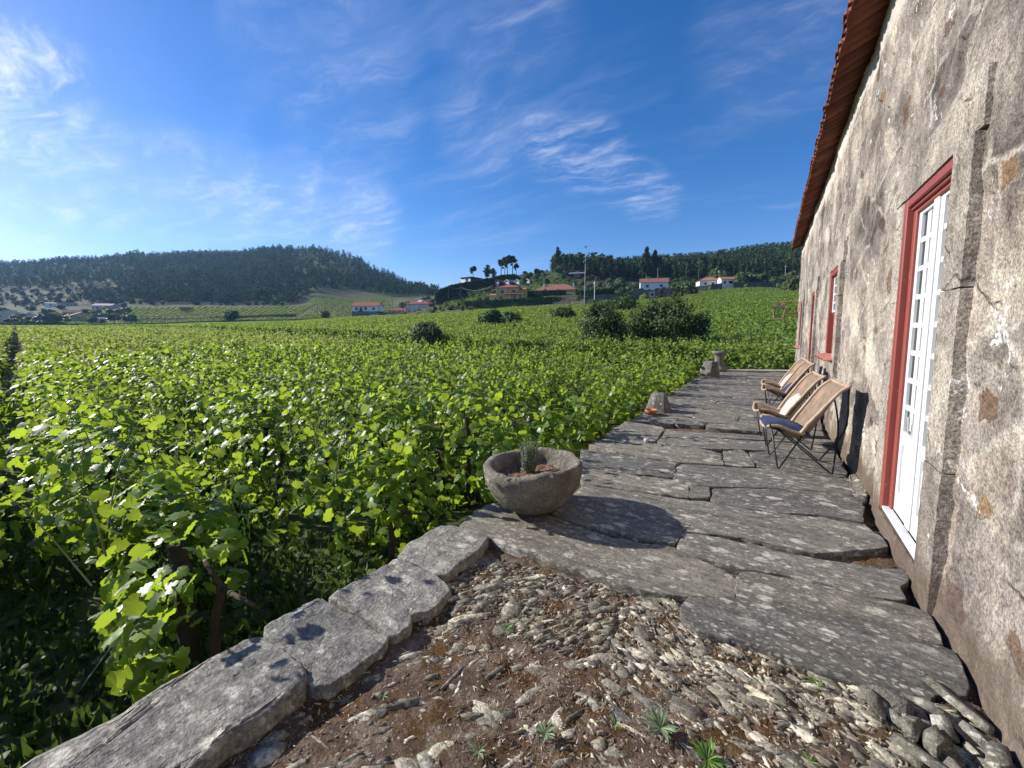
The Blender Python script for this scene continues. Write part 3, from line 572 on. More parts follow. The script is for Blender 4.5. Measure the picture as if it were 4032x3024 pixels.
# bed under the slabs and the mossy forecourt, one height field
def bedz(x, y):
    p = np.c_[np.atleast_1d(x), np.atleast_1d(y), 0 * np.atleast_1d(x)]; fore = np.clip((2.75 - p[:, 1] + .25 * p[:, 0]) / .5, 0, 1)
    return -.062 + fore * .034 + fbm(p, 2.2, 4, 31) * .010 + fbm(p, 14, 4, 33) * .009 + fbm(p, 60, 2, 35) * .004
_bx = np.linspace(-1.95, 1.0, 200); _by = np.linspace(-1.2, 3.0, 280); _BZ = bedz(*[q.ravel() for q in np.meshgrid(_bx, _by)]).reshape(280, 200)
def bz1(x, y): return _BZ[min(279, max(0, int((y + 1.2) / 4.2 * 279 + .5))), min(199, max(0, int((x + 1.95) / 2.95 * 199 + .5)))]
def bed():
    xs = np.concatenate([np.linspace(-1.90, .95, 180)]); ys = np.concatenate([np.linspace(-3, -.2, 50), np.linspace(-.18, 2.6, 190), np.linspace(2.64, 18.3, 300)])
    X, Y = np.meshgrid(xs, ys); p = np.c_[X.ravel(), Y.ravel(), np.zeros(X.size)]
    fore = np.clip((2.75 - p[:, 1] + .25 * p[:, 0]) / .5, 0, 1)
    z = bedz(p[:, 0], p[:, 1])
    lim = .54 * (p[:, 0] + 1.06) + 17.12
    z = np.where(p[:, 1] > lim, -.82, z); z = np.where((p[:, 0] < -1.72), np.minimum(z, -.07), z); z = np.where((p[:, 0] < -1.88), -.85, z)
    p[:, 2] = z; nx = len(xs); a = (np.arange(len(ys) - 1)[:, None] * nx + np.arange(nx - 1)[None]).ravel()
    o = npmesh('forecourt_bed', p, np.c_[a, a + 1, a + nx + 1, a + nx], m_earth, terr, True); return o
bed()
K1 = cr(2200, 1650, 1270 / 1300); K3 = cr(2200, 2000, 1.62); K4 = cr(3100, 2000, 1.62); K2 = cr(1000, 2000, 1.62); Kb = cr(1700, 1600, 2.212); Ka = cr(0, 1900, 1919 / 1300)
def gp(L): return [tuple(G(*k(x, y))[:2]) for k, x, y in L]
def seq(k, *pts): return [(k, x, y) for x, y in pts]
SL = [
 seq(Kb, (240, 1050), (380, 920), (540, 850), (760, 880), (960, 918), (1200, 1018), (1420, 1090), (1570, 1145), (1900, 1200)) + seq(K3, (740, 253), (960, 352), (1060, 407), (1135, 452), (1125, 575), (830, 565), (640, 545), (430, 500), (250, 440), (150, 400), (0, 355)) + seq(Kb, (970, 1310), (620, 1195), (420, 1120)),
 seq(K1, (-45, 350), (20, 310), (65, 292), (95, 252), (200, 268), (330, 289), (500, 316), (590, 323), (730, 350), (880, 366), (1010, 377), (1175, 403), (1240, 455), (1262, 488), (1090, 505), (1000, 517), (830, 486), (700, 456), (580, 441), (492, 430), (455, 455), (440, 482), (300, 455), (150, 425), (0, 381)),
 seq(K1, (506, 256), (578, 263), (577, 304), (502, 301)),
 seq(K1, (85, 186), (300, 220), (430, 237), (495, 259), (496, 304), (330, 281), (200, 260), (95, 244), (60, 215)),
 seq(K1, (592, 268), (700, 267), (850, 272), (950, 278), (1140, 304), (1168, 314), (1172, 397), (1010, 369), (880, 358), (730, 342), (590, 314)),
 seq(K1, (470, 174), (640, 184), (760, 190), (900, 192), (1100, 217), (1128, 240), (1140, 299), (950, 272), (840, 266), (700, 261), (590, 259), (500, 250), (442, 230), (448, 190)),
 seq(K1, (85, 112), (200, 128), (300, 147), (448, 172), (436, 226), (300, 214), (85, 178)),
 seq(K1, (115, 98), (170, 74), (300, 82), (400, 100), (580, 122), (626, 136), (631, 178), (470, 167), (450, 165), (300, 141), (200, 122)),
 seq(K1, (634, 126), (700, 119), (725, 131), (753, 183), (690, 181), (636, 177)),
 seq(K1, (731, 131), (800, 126), (1000, 141), (1078, 150), (1108, 212), (900, 188), (764, 184)),
 seq(K1, (185, 56), (260, 10), (400, 32), (404, 42), (370, 84), (300, 78), (190, 70)),
 seq(K1, (402, 66), (560, 73), (780, 86), (1000, 97), (1060, 112), (1078, 145), (1000, 138), (800, 122), (700, 115), (580, 117), (400, 95), (378, 87)),
 seq(K1, (413, 43), (600, 54), (780, 64), (1050, 81), (1060, 106), (1000, 93), (780, 81), (560, 69), (402, 62)),
 seq(K3, (757, 246), (800, 166), (900, 168), (1050, 198), (1250, 240), (1400, 280), (1500, 300)) + seq(K4, (300, 345), (600, 388), (720, 378), (768, 420), (722, 520), (760, 595), (500, 562), (300, 494)) + seq(K3, (1250, 396), (1000, 345), (860, 305)),
 seq(K3, (1152, 412), (1250, 410), (1500, 474)) + seq(K4, (300, 512), (500, 578), (815, 638), (905, 692), (978, 858), (900, 865), (600, 798), (300, 690)) + seq(K3, (1400, 636), (1180, 595), (1138, 575)),
 seq(K3, (782, 640), (842, 570), (1100, 575), (1180, 603), (1400, 645)) + seq(K4, (300, 698), (600, 806), (900, 874), (1060, 915), (1150, 1110), (1140, 1200), (940, 1180), (920, 1225), (750, 1190), (520, 1140), (250, 1060)) + seq(K3, (1250, 870), (1140, 840), (900, 800), (790, 720)),
]
def slab(poly, k, top=None):
    V, Fc = stone(poly, -.14, (top if top is not None else random.uniform(-.008, .008)), .035 if k < 20 else .05, amp=.009, seed=k + 3, tilt=(random.uniform(-.006, .006), random.uniform(-.012, .012)), edge=.004, grow=.009, fl=(.45, 1.5))
    return npmesh('paving_slab', V, Fc, m_slab, terr, True)
for k, L in enumerate(SL): slab(gp(L), k, .004)
# the courses further along the terrace
yl = 6.80; k = 30
def cy(y, x): return y + (.16 + .20 * min(1, (y - 6.8) / 10)) * (x + 2) + .03 * sin(7 * x + y * 5)
while yl < 16.8:
    w = random.choice((.30, .38, .44, .52, .60)); xl = -1.98 + random.uniform(-.06, .05); xr = .74 + random.uniform(-.03, .03)
    nsp = random.choice((1, 1, 2, 2, 2, 3)); cuts = sorted(random.uniform(-1.45, .3) for _ in range(nsp - 1)); xs = [xl] + cuts + [xr]
    for a, c in zip(xs[:-1], xs[1:]):
        if c - a < .18: continue
        s1, s2 = random.uniform(-.05, .05), random.uniform(-.05, .05); top = [(x, cy(yl + w, x) - .010) for x in np.linspace(c + s2 - .012, a + s1 + .012, 7)]; bot = [(x, cy(yl, x) + .010) for x in np.linspace(a + .012, c - .012, 7)]
        if a == xl: bot[0] = (bot[0][0] + .06, bot[0][1] + .03)
        slab(bot + top, k); k += 1
    yl += w
# two odd broken pieces half way and a strip that closes the far end
slab([(-1.9, cy(16.85, -1.9)), (.7, cy(16.85, .7)), (.7, 17.95), (-1.1, 16.98 + .02)], k)
kb = MB(); d = np.array([1.75, .95]) / hypot(1.75, .95); n_ = np.array([-d[1], d[0]]); p0 = np.array([-1.45, 16.93]); p1 = np.array([.78, 18.14])
kb.prism([tuple(p0), tuple(p1), tuple(p1 + n_ * .3), tuple(p0 + n_ * .3)], -.8, .045); tag(kb.obj('kerb', m_kerb, None), 'pale low kerb closing the far end of the terrace', 'kerb')
# coping stones along the forecourt edge
CO = [(seq(Ka, (210, 1659), (560, 1470), (800, 1330), (1000, 1190), (1150, 1110), (1300, 1020), (1420, 950), (1540, 938), (1600, 980), (1700, 1085), (1770, 1140), (1765, 1210), (1700, 1280), (1560, 1380), (1400, 1500), (1280, 1590), (1180, 1659)), 'long rounded grey coping stone at the bottom edge, streaked with dark grain'),
 (seq(K2, (78, 850), (80, 800), (200, 720), (400, 622), (440, 608), (490, 644), (640, 714), (780, 792), (855, 850), (826, 920), (700, 1020), (590, 1100), (480, 1168), (345, 1158), (322, 1060), (252, 1000), (105, 910)), 'broad flat coping stone next beyond the long rounded one, dappled by leaf shade'),
 (seq(K2, (484, 598), (640, 503), (780, 413), (918, 338), (1020, 388), (1195, 480), (1255, 540), (1190, 620), (1120, 680), (1010, 690), (1000, 785), (880, 846), (780, 756), (640, 686)), 'flaking pale coping stone with an ochre stain, third along the vine edge'),
 (seq(K2, (924, 318), (980, 242), (1190, 142), (1330, 148), (1496, 202), (1400, 320), (1200, 462), (1050, 388)), 'smooth dark lozenge coping stone just before the bowl planter slab')]
for i, (L, lab) in enumerate(CO):
    p = gp(L)
    if i == 0: p = p + [(-1.52, -.2), (-1.55, -.9), (-2.06, -.9), (-2.06, -.2)]
    z1 = (.045, .03, .022, .03)[i]
    V, Fc = stone(p, -.78 if i < 2 else -.7, z1, .03, amp=(.022, .02, .02, .014)[i], seed=60 + i, edge=.016 if i == 0 else .006, grow=.009, fl=(1, 1))
    tag(npmesh('coping_stone', V, Fc, m_coping, None, True), lab, 'stone', 'coping stones along the forecourt edge')
# retaining wall under the terrace edge
b = MB(); b.box(-1.90, -1.72, -3, 17.0, -1.0, -.15, 0); tag(b.obj('retaining_wall', m_dry_wall, None), 'dry stone retaining wall holding up the terrace above the vines', 'wall')
# ---- slate shards standing and lying in the mossy forecourt
spine = gp(seq(K3, (520, 560), (380, 760), (250, 1010), (110, 1350), (40, 1620)))
def on_fore(x, y):
    return -1.62 < x < .76 and -1 < y < 2.45 + .16 * x
slabpolys = [gp(L) for L in SL] + [gp(L) for L, _ in CO]
def inpoly(x, y, P_):
    c = False; j = len(P_) - 1
    for i in range(len(P_)):
        if (P_[i][1] > y) != (P_[j][1] > y) and x < (P_[j][0] - P_[i][0]) * (y - P_[i][1]) / (P_[j][1] - P_[i][1]) + P_[i][0]: c = not c
        j = i
    return c
def blocked(x, y): return any(inpoly(x, y, P_) for P_ in slabpolys)
dA = np.array(G(*K3(640, 970))) - np.array(G(*K3(430, 840))); angR = atan2(dA[1], dA[0])
dB = np.array(G(*K3(150, 600))) - np.array(G(*K3(20, 640))); angL = atan2(dB[1], dB[0])
shV = []; shF = []; nb = 0
NF = 7
tmplF = np.array([(0, 1 + i, 1 + (i + 1) % NF) for i in range(NF)] + [q for i in range(NF) for q in ((1 + i, 1 + NF + i, 1 + NF + (i + 1) % NF), (1 + i, 1 + NF + (i + 1) % NF, 1 + (i + 1) % NF))] + [q for i in range(NF) for q in ((1 + NF + i, 1 + 2 * NF + i, 1 + 2 * NF + (i + 1) % NF), (1 + NF + i, 1 + 2 * NF + (i + 1) % NF, 1 + NF + (i + 1) % NF))])
def flake():
    a = np.sort(np.linspace(0, 2 * pi, NF, endpoint=False) + rng.uniform(-.3, .3, NF)); r = rng.uniform(.6, 1.25, NF); x = np.cos(a) * r * 1.05; y = np.sin(a) * r
    t = rng.uniform(.45, 1.0, NF); V = [(rng.uniform(-.2, .2), rng.uniform(-.2, .2), rng.uniform(.75, 1.05))]
    V += [(x[i] * .90, y[i] * .84, t[i]) for i in range(NF)] + [(x[i] * .97, y[i] * .95, t[i] * .45) for i in range(NF)] + [(x[i] * 1.02, y[i] * 1.05, -1) for i in range(NF)]
    return np.array(V)
def put(x, y, L, w, h, ang, dz=0, lean=0):
    global nb
    q = flake() * (L / 2, w / 2, h / 2)
    q = np.c_[q[:, 0], q[:, 1] * cos(lean) - q[:, 2] * sin(lean), q[:, 1] * sin(lean) + q[:, 2] * cos(lean)]
    c, s2 = cos(ang), sin(ang); q = np.c_[q[:, 0] * c - q[:, 1] * s2 + x, q[:, 0] * s2 + q[:, 1] * c + y, q[:, 2] - .025 + dz]
    return q
cnt = 0
for _ in range(34000):
    x, y = random.uniform(-1.6, .75), random.uniform(-.1, 2.4)
    if not on_fore(x, y) or blocked(x, y): continue
    sx = np.interp(y, [p[1] for p in spine[::-1]], [p[0] for p in spine[::-1]]); right = x > sx
    dens = fbm(np.array([[x, y, 0]]), 1.3, 3, 77)[0]
    near_slab = y > 1.75 + .1 * x or x > .35
    if random.random() > (.70 if right else .45) + (.35 if near_slab else 0) + dens * .35: continue
    big = random.random()
    L = random.choice((.012, .02, .03, .05)) * random.uniform(.7, 1.4) if big < .78 else random.uniform(.05, .17)
    w = L * (random.uniform(.06, .2) if random.random() < .5 else random.uniform(.25, .7)) + .003; a = (angR if right else angL) + random.gauss(0, .32 if L > .04 else 1.0)
    if near_slab and not right: a = angL + random.gauss(0, .3)
    h_ = random.uniform(.02, .034) if L > .04 else .016; q = put(x, y, L, w, h_, a, .025 + bz1(x, y) - h_ / 2 + (random.uniform(.0, .006) if not near_slab else random.uniform(.001, .013)), random.gauss(0, .22))
    shV.append(q); shF.append(tmplF + nb); nb += len(q); cnt += 1
    if cnt > 7500: break
stuff(npmesh('slate_fragments', np.concatenate(shV), np.concatenate(shF), m_shard, None, False), 'small slate shards set in the mossy forecourt', 'stones')
# pale dry stems and moss tufts
N = 16000; X = rng.uniform(-1.6, .75, N); Y = rng.uniform(-.1, 2.4, N); kp = np.array([on_fore(x, y) and not blocked(x, y) for x, y in zip(X, Y)])
P3 = np.c_[X, Y, np.full(N, -.022)][kp]; kp2 = fbm(P3, 2.6, 3, 51) > -.35; P3 = P3[kp2]; P3[:, 2] = bedz(P3[:, 0], P3[:, 1]) + .003
V, Fc = cloud(P3, rng.normal(size=(len(P3), 3)) * (1, 1, .8), rng.uniform(.008, .030, len(P3)), (T_BLADE[0] * (1.6, 1, 1), T_BLADE[1]), rng.normal(size=(len(P3), 3)) * (1, 1, .25) + (0, 0, .12))
stuff(npmesh('dry_grass_litter', V, Fc, m_dry, None), 'pale curled dry grass bits on the forecourt', 'dry grass')
# loose stones piled by the wall foot
PILE = [((640, 1240), .17, .10, 'grey flat slate leaning at the front of the wall pile'), ((820, 1290), .10, .07, ''), ((930, 1320), .15, .055, ''), ((540, 1240), .16, .06, ''), ((700, 1340), .16, .06, ''), ((810, 1420), .13, .08, ''), ((905, 1400), .11, .08, ''), ((1010, 1440), .12, .07, ''), ((940, 1510), .10, .08, 'smooth blue grey stone in the middle of the pile'), ((1080, 1420), .28, .05, 'long thin slate splinter standing in the wall pile'), ((1130, 1300), .26, .10, 'long dark slate slab lying against the wall foot'), ((1190, 1460), .14, .09, ''), ((1290, 1520), .14, .06, ''), ((1330, 1620), .14, .09, 'brownish stone at the corner of pile and wall'), ((890, 1600), .2, .08, ''), ((1040, 1600), .16, .07, ''), ((1260, 1590), .15, .05, ''), ((770, 1540), .12, .05, '')]
for i, ((x, y), L, w, lab) in enumerate(PILE):
    g = G(*K4(x, y)); a = random.choice((-.9, -.6, 1.2, .9, 1.9)) + random.gauss(0, .2)
    if 'long' in lab: a = -1.0 if 'dark' in lab else -1.15
    q = put(g[0], g[1], L, w, random.uniform(.03, .06), a, random.uniform(.005, .045), random.gauss(0, .75))
    o = npmesh('slate_stone', q, tmplF, m_pile if i % 3 else m_rock, None, False)
    tag(o, lab or 'loose lichened slate stone in the pile at the wall foot', 'stone', 'loose stones piled at the wall foot')
STN = [((650, 690), .11, .05, K2, .6), ((1690, 425), .06, .05, K2, .2), ((1820, 490), .05, .045, K2, .4), ((1950, 480), .12, .045, K2, -.5), ((2010, 410), .09, .06, K2, .1), ((1630, 545), .07, .05, K2, .1), ((1700, 720), .13, .06, K2, -.35), ((1430, 570), .10, .04, K2, 1.1), ((1480, 1290), .24, .08, K2, -.45), ((1830, 860), .07, .05, K2, 0), ((1560, 1280), .08, .05, K2, 0), ((1000, 1590), .2, .09, K2, -.9), ((1110, 1560), .14, .08, K2, -.4), ((80, 1540), .12, .1, K2, .8), ((140, 1430), .10, .06, K2, 1.5), ((380, 1270), .3, .09, K3, -.62), ((540, 1160), .22, .07, K3, -.62), ((520, 890), .22, .05, K3, -.62), ((1160, 1350), .26, .08, K3, -.7), ((310, 715), .10, .06, K3, 0), ((1400, 1530), .22, .1, K3, -.6), ((1200, 1050), .26, .06, K3, -.6)]
for i, ((x, y), L, w, K_, a) in enumerate(STN):
    g = G(*K_(x, y)); q = put(g[0], g[1], L, w, .03, (angR if L > .18 else a) + random.gauss(0, .15), .025 + bedz(g[0], g[1])[0] - .008, random.gauss(0, .1))
    tag(npmesh('embedded_stone', q, tmplF, m_shard, None, False), 'pale lichened stone set flat in the mossy forecourt', 'stone', 'larger stones set in the forecourt')
# rosette weeds
def rosette(px, K_, r, mat, n, label, up=.35, name='rosette_weed'):
    g = G(*K_(*px)); P_ = []; N_ = []; T_ = []; S_ = []
    for k in range(n):
        a = 2 * pi * k * .382 + random.uniform(-.2, .2); el = random.uniform(.1, up + .4 * (1 - k / n)); t = (cos(a) * cos(el), sin(a) * cos(el), sin(el))
        P_.append((0, 0, .004)); T_.append(t); N_.append((-cos(a) * sin(el), -sin(a) * sin(el), cos(el))); S_.append(r * random.uniform(.65, 1.1))
    V, Fc = cloud(P_, N_, S_, (np.array([(0, 0, 0), (.07, .3, .02), (.11, .65, .04), (0, 1, -.06), (-.11, .65, .04), (-.07, .3, .02), (0, .5, -.01)], float), np.array([(0, 1, 6), (1, 2, 6), (2, 3, 6), (3, 4, 6), (4, 5, 6), (5, 0, 6)])), T_)
    o = npmesh(name, V, Fc, mat, None); o.location = (g[0], g[1], -.02); tag(o, label, 'weed', 'weeds growing in the forecourt')
rosette((650, 1380), K3, .075, m_rosette, 26, 'large grey green rosette weed with ragged leaves left of the bright one')
rosette((950, 1585), K3, .070, m_rosette_g, 28, 'bright green dense rosette weed at the bottom edge', .7)
rosette((1860, 1415), K2, .052, m_rosette, 22, 'compact silvery rosette weed among moss in the middle of the forecourt')
rosette((1430, 1530), K2, .045, m_rosette, 14, 'sparse grey rosette weed beside a white pebble')
rosette((825, 1180), K2, .032, m_rosette, 13, 'tiny starry rosette weed near the broad coping stone')
rosette((1610, 755), K2, .045, m_rosette_g, 12, 'tiny green weed below a pale flat stone')
rosette((1650, 1110), K3, .05, m_rosette_g, 9, 'thin green sprout at the slab edge', 1.0)
rosette((1600, 1590), K3, .035, m_rosette_g, 7, 'little clover sprout near the lower right', .9)
rosette((360, 1360), K3, .035, m_rosette_g, 7, 'little pale green sprout left of the large rosette', .9)
# ------------------------------------------------------------------ terrain
TAB = {-400: [(195, 709), (260, 698), (420, 668), (800, 592), (1000, 600)], 0: [(198, 709), (260, 696), (420, 660), (800, 577), (1000, 583)],
 200: [(205, 709), (270, 691), (332, 669), (420, 652), (800, 569), (1000, 575)], 300: [(205, 708), (262, 688), (322, 664), (345, 661), (420, 652), (800, 561), (1000, 566)],
 480: [(208, 703), (256, 686), (322, 664), (345, 662), (420, 655), (800, 558), (1000, 565)], 620: [(208, 700), (258, 684), (322, 665), (400, 657), (800, 548), (1000, 560)],
 700: [(205, 695), (270, 672), (400, 645), (800, 543), (1000, 560)], 760: [(203, 690), (225, 684), (300, 668), (400, 650), (800, 556), (1000, 575)],
 830: [(198, 688), (225, 678), (300, 657), (400, 648), (800, 592), (1000, 610)], 890: [(193, 686), (230, 672), (300, 647), (400, 644), (800, 620), (1000, 628)],
 930: [(188, 684), (215, 668), (270, 641), (330, 643), (800, 634), (1000, 640)], 990: [(183, 680), (215, 652), (270, 614), (330, 622), (800, 655), (1000, 660)],
 1050: [(176, 675), (200, 652), (270, 603), (330, 608), (800, 650), (1000, 660)], 1120: [(170, 670), (195, 648), (270, 596), (330, 600), (800, 650), (1000, 660)],
 1200: [(160, 667), (185, 645), (270, 584), (330, 588), (800, 640), (1000, 650)], 1250: [(152, 666), (180, 642), (230, 612), (280, 596), (340, 585), (800, 620), (1000, 640)],
 1400: [(134, 656), (160, 649), (200, 626), (260, 612), (330, 598), (450, 578), (800, 600), (1000, 620)], 1500: [(132, 651), (160, 641), (200, 626), (260, 611), (330, 596), (450, 574), (800, 595), (1000, 615)],
 1600: [(136, 643), (180, 629), (230, 614), (300, 600), (400, 566), (500, 556), (800, 580), (1000, 600)], 1720: [(136, 640), (182, 627), (230, 611), (300, 594), (400, 554), (500, 540), (800, 565), (1000, 580)]}
TAB[2400] = TAB[1720]
DG = np.concatenate([np.linspace(0, 30, 12), np.geomspace(32, 4000, 120)])
PXC = sorted(TAB); ZT = []
def secpx(px): return hypot(1, (px - 1106) / 895.0)      # distances were measured as depth along the view; /cos gives ground range
for px in PXC:
    d = [0, 13, 30] + [a * secpx(px) for a, _ in TAB[px]]; z = [-.75, -.75, -.38] + [Dh(px, py, a * secpx(px))[2] for a, py in TAB[px]]
    d += [2600, 4000]; z += [z[-1] - 40, z[-1] - 60]; ZT.append(np.interp(DG, d, z))
ZT = np.array(ZT); PXC = np.array(PXC, float)
def pxof(x, y):
    a = np.arctan2(x, y) + YAW; a = (a + pi) % (2 * pi) - pi; ac = np.clip(a, -1.05, .98)
    return np.clip((CX + F / cos(PITCH) * np.tan(ac)) / S, -400, 2400), a
def T(x, y):
    x = np.atleast_1d(np.asarray(x, float)); y = np.atleast_1d(np.asarray(y, float)); d = np.hypot(x, y); px, a = pxof(x, y)
    i = np.clip(np.searchsorted(PXC, px) - 1, 0, len(PXC) - 2); t = np.clip((px - PXC[i]) / (PXC[i + 1] - PXC[i]), 0, 1); t = t * t * (3 - 2 * t)
    k = np.clip(np.searchsorted(DG, d) - 1, 0, len(DG) - 2); u = np.clip((d - DG[k]) / (DG[k + 1] - DG[k]), 0, 1)
    z = (ZT[i, k] * (1 - u) + ZT[i, k + 1] * u) * (1 - t) + (ZT[i + 1, k] * (1 - u) + ZT[i + 1, k + 1] * u) * t
    wgt = np.clip((1.75 - np.abs(a + .05)) / .5, 0, 1); z = -.75 + (z + .75) * wgt
    return z + np.clip((d - 20) / 100, 0, 1) * fbm(np.c_[x, y, 0 * x], .02, 3, 4) * np.clip(d / 400, .1, 1.6) * np.clip((d - 150) / 400, .12, 1)
def terrain():
    az = np.concatenate([np.arange(-100, 36, .4), np.arange(36, 260, 3)]); dg = np.concatenate([[.3, 1, 2], np.geomspace(3, 2300, 170)])
    A, Dd = np.meshgrid(np.radians(az), dg); x = (np.sin(A) * Dd).ravel(); y = (np.cos(A) * Dd).ravel(); z = T(x, y)
    near = np.hypot(x, y) < 25; z = z + np.where(near, fbm(np.c_[x, y, 0 * x], 1.2, 3, 8) * .03, 0) - np.where((x > -1.8) & (y < 18.5) & near, .12, 0)
    n = len(az); r = np.arange(len(dg) - 1)[:, None] * n; c = np.arange(n)[None]; c2 = (np.arange(n)[None] + 1) % n
    f = np.stack([(r + c).ravel(), (r + n + c).ravel(), (r + n + c2).ravel(), (r + c2).ravel()], 1)
    return struct(npmesh('ground', np.c_[x, y, z], f[:, ::-1], m_ground, None, True))
terrain()
# ------------------------------------------------------------------ vines
RD = np.array([-.990, .139]); RD /= np.hypot(*RD); RP = np.array([-RD[1], RD[0]]) * -1          # along the row, across (towards +y)
if RP[1] < 0: RP = -RP
FEND = ([-400, 0, 480, 760, 830, 1000, 1100, 1250, 1370, 1400, 1490, 1520, 1600, 1720, 2400], [190, 194, 202, 196, 192, 180, 168, 148, 134, 134, 140, 168, 178, 180, 180])
FEND = (FEND[0], [d * secpx(p) for p, d in zip(*FEND)])
def row_leaves(P0, P1, dens=1.0, hw=.46, zc=.72, vh=.50, seg=1.0, smax=.42, clip=True, skirt=0, hwp=None):
    """leaf points of a trellised row from P0 to P1; returns list of (template id, P, N, size)"""
    P0 = np.array(P0, float); P1 = np.array(P1, float); L = np.linalg.norm(P1 - P0); n = max(1, int(L / seg)); tc = (np.arange(n) + .5) / n
    c = P0 + (P1 - P0) * tc[:, None]; r = np.hypot(c[:, 0], c[:, 1])
    if clip:
        px, a = pxof(c[:, 0], c[:, 1]); ok = (r < np.interp(px, *FEND)) & (a > -1.06) & (a < .72)
    else: ok = np.ones(n, bool)
    s = np.clip(.066 + r * .0040, .102, smax); num = np.where(ok, dens * 5.4 * (L / n) / (s * s) * np.interp(r, [0, 20, 60, 120], [1.0, 1.0, .8, .62]), 0).astype(int)
    idx = np.repeat(np.arange(n), num); m = len(idx)
    if m == 0: return None
    t = (idx + rng.uniform(0, 1, m)) / n; b = P0 + (P1 - P0) * t[:, None]
    q = np.c_[b, np.zeros(m)]; f1 = fbm(q, .55, 3, 71); f2 = fbm(q, 1.7, 2, 72)
    th = np.radians(rng.uniform(-48, 228, m)); rr = np.clip(rng.uniform(0, 1, m) ** .45, .25, 1) * (1 + .10 * f2 + rng.normal(0, .10, m))
    if hwp: hw = np.interp(np.hypot(b[:, 0], b[:, 1]), *hwp)
    w = hw * (1 + .35 * f1); v = vh * (1 + .22 * f1 + .22 * f2)
    dz = zc + v * np.sin(th) * rr
    if skirt:
        hang = rng.uniform(0, 1, m) < skirt; dz = np.where(hang & (np.sin(th) < .3), rng.uniform(.05, .75, m), dz)
    g = T(b[:, 0], b[:, 1])
    P_ = np.c_[b + RP * (w * np.cos(th) * rr)[:, None], g + dz]; keep = rng.uniform(0, 1, m) < np.clip(.74 + 1.6 * fbm(P_, 1.5, 2, 75), .06, 1); P_[:, 2] += .22 * fbm(P_ * (1, 1, 0), 1.9, 2, 77) * (dz > .6)
    N_ = np.c_[RP[None] * np.cos(th)[:, None], np.sin(th)] * .75 + (0, 0, .45) + rng.normal(size=(m, 3)) * .62
    sz = s[idx] * rng.uniform(.6, 1.25, m); P_, N_, sz = P_[keep], N_[keep], sz[keep]
    # upright shoots that break the outline of the canopy
    ns = (np.where(ok, (L / n) * np.interp(r, [0, 30, 120], [8.0, 7.5, 4.0]) * dens, 0) + rng.uniform(0, 1, n)).astype(int); si = np.repeat(np.arange(n), ns); k = len(si)
    if k:
        ts = (si + rng.uniform(0, 1, k)) / n; bs = P0 + (P1 - P0) * ts[:, None]; f1 = fbm(np.c_[bs, np.zeros(k)], .55, 3, 71)
        bs = bs + RP * (rng.uniform(-.8, .8, k) * (hw if np.isscalar(hw) else .45))[:, None]; lean = rng.normal(0, .35, (k, 2)); ln = rng.uniform(.10, .55, k) ** 1.0
        nl = 6; u = np.tile(np.linspace(.25, 1, nl), k); rp = np.repeat(np.arange(k), nl)
        z0 = T(bs[:, 0], bs[:, 1]) + zc + vh * (.75 + .2 * f1)
        Ps = np.c_[bs[rp] + lean[rp] * (ln[rp] * u)[:, None], z0[rp] + ln[rp] * u] + rng.normal(0, .03, (k * nl, 3))
        Ns = rng.normal(size=(k * nl, 3)) + (0, 0, .5); ss = s[si][rp] * np.interp(u, [.25, 1], [.85, .45]) * rng.uniform(.7, 1.1, k * nl)
        P_ = np.r_[P_, Ps]; N_ = np.r_[N_, Ns]; sz = np.r_[sz, ss]
    return P_, N_, sz
def leafmesh(name, data, parent, mats, near=8.5, mid=24, extra=None):
    P_, N_, sz = data; r = np.hypot(P_[:, 0], P_[:, 1]); cl = []; mi = []
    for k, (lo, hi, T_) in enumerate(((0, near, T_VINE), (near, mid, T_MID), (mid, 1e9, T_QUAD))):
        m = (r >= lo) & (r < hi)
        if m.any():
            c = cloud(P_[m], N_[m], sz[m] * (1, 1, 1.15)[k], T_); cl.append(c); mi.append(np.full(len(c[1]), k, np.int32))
    if extra is not None: cl.append(extra); mi.append(np.full(len(extra[1]), len(mats), np.int32)); mats = mats + [m_cane]
    V, Fc = joinc(*cl); o = npmesh(name, V, Fc, mats[0], parent)
    for mm in mats[1:]: o.data.materials.append(mm)
    o.data.polygons.foreach_set('material_index', np.concatenate(mi)); return o
XS = {-4: -3.4, -3: -3.4, -2: -3.4, -1: -5.2, 0: -2.72, 1: -2.80, 2: -2.45, 3: -2.30}
def onrow(y0, x): return np.array([x, y0 - x * .1404])
TRK = []
for k in range(4):
    m = MB(); a, c = random.uniform(-.08, .08), random.uniform(-.1, .1)
    m.tube(bez([(0, 0, -.1), (a, c * .5, .3), (-a * .4, c, .62)], 4), [.036, .034, .03, .032, .03, .028, .03, .028, .032], 6)
    m.tube([(-a * .4, c, .60), (-.3, c + .05, .68), (-.55, c + .07, .72)], [.02, .016, .012], 5); m.tube([(-a * .4, c, .60), (.2, c - .02, .68), (.45, c - .05, .72)], [.02, .016, .012], 5)
    TRK.append(m)
TRM = [m.obj('trunk', m_bark, None, True) for m in TRK]; TRD = [o.data for o in TRM]
for o in TRM: bpy.data.objects.remove(o)
def canes(y0, x0, x1, n):
    m = MB()
    for _ in range(n):
        x = random.uniform(x1, x0); p = onrow(y0, x); g = T(p[0], p[1])[0]; u = random.uniform(-.45, .45); q = np.array([p[0] + RP[0] * u, p[1] + RP[1] * u, g + 1.05]); d = np.array([random.gauss(0, .25), random.gauss(0, .25), random.uniform(.2, .45)])
        m.tube(bez([q - (0, 0, .2), q + d * .5, q + d + (random.gauss(0, .05), random.gauss(0, .05), random.uniform(-.08, .02))], 4), np.linspace(.006, .0025, 9), 4, False)
    V = np.array(m.v); q = np.array(m.f); return V, np.concatenate([q[:, [0, 1, 2]], q[:, [0, 2, 3]]])
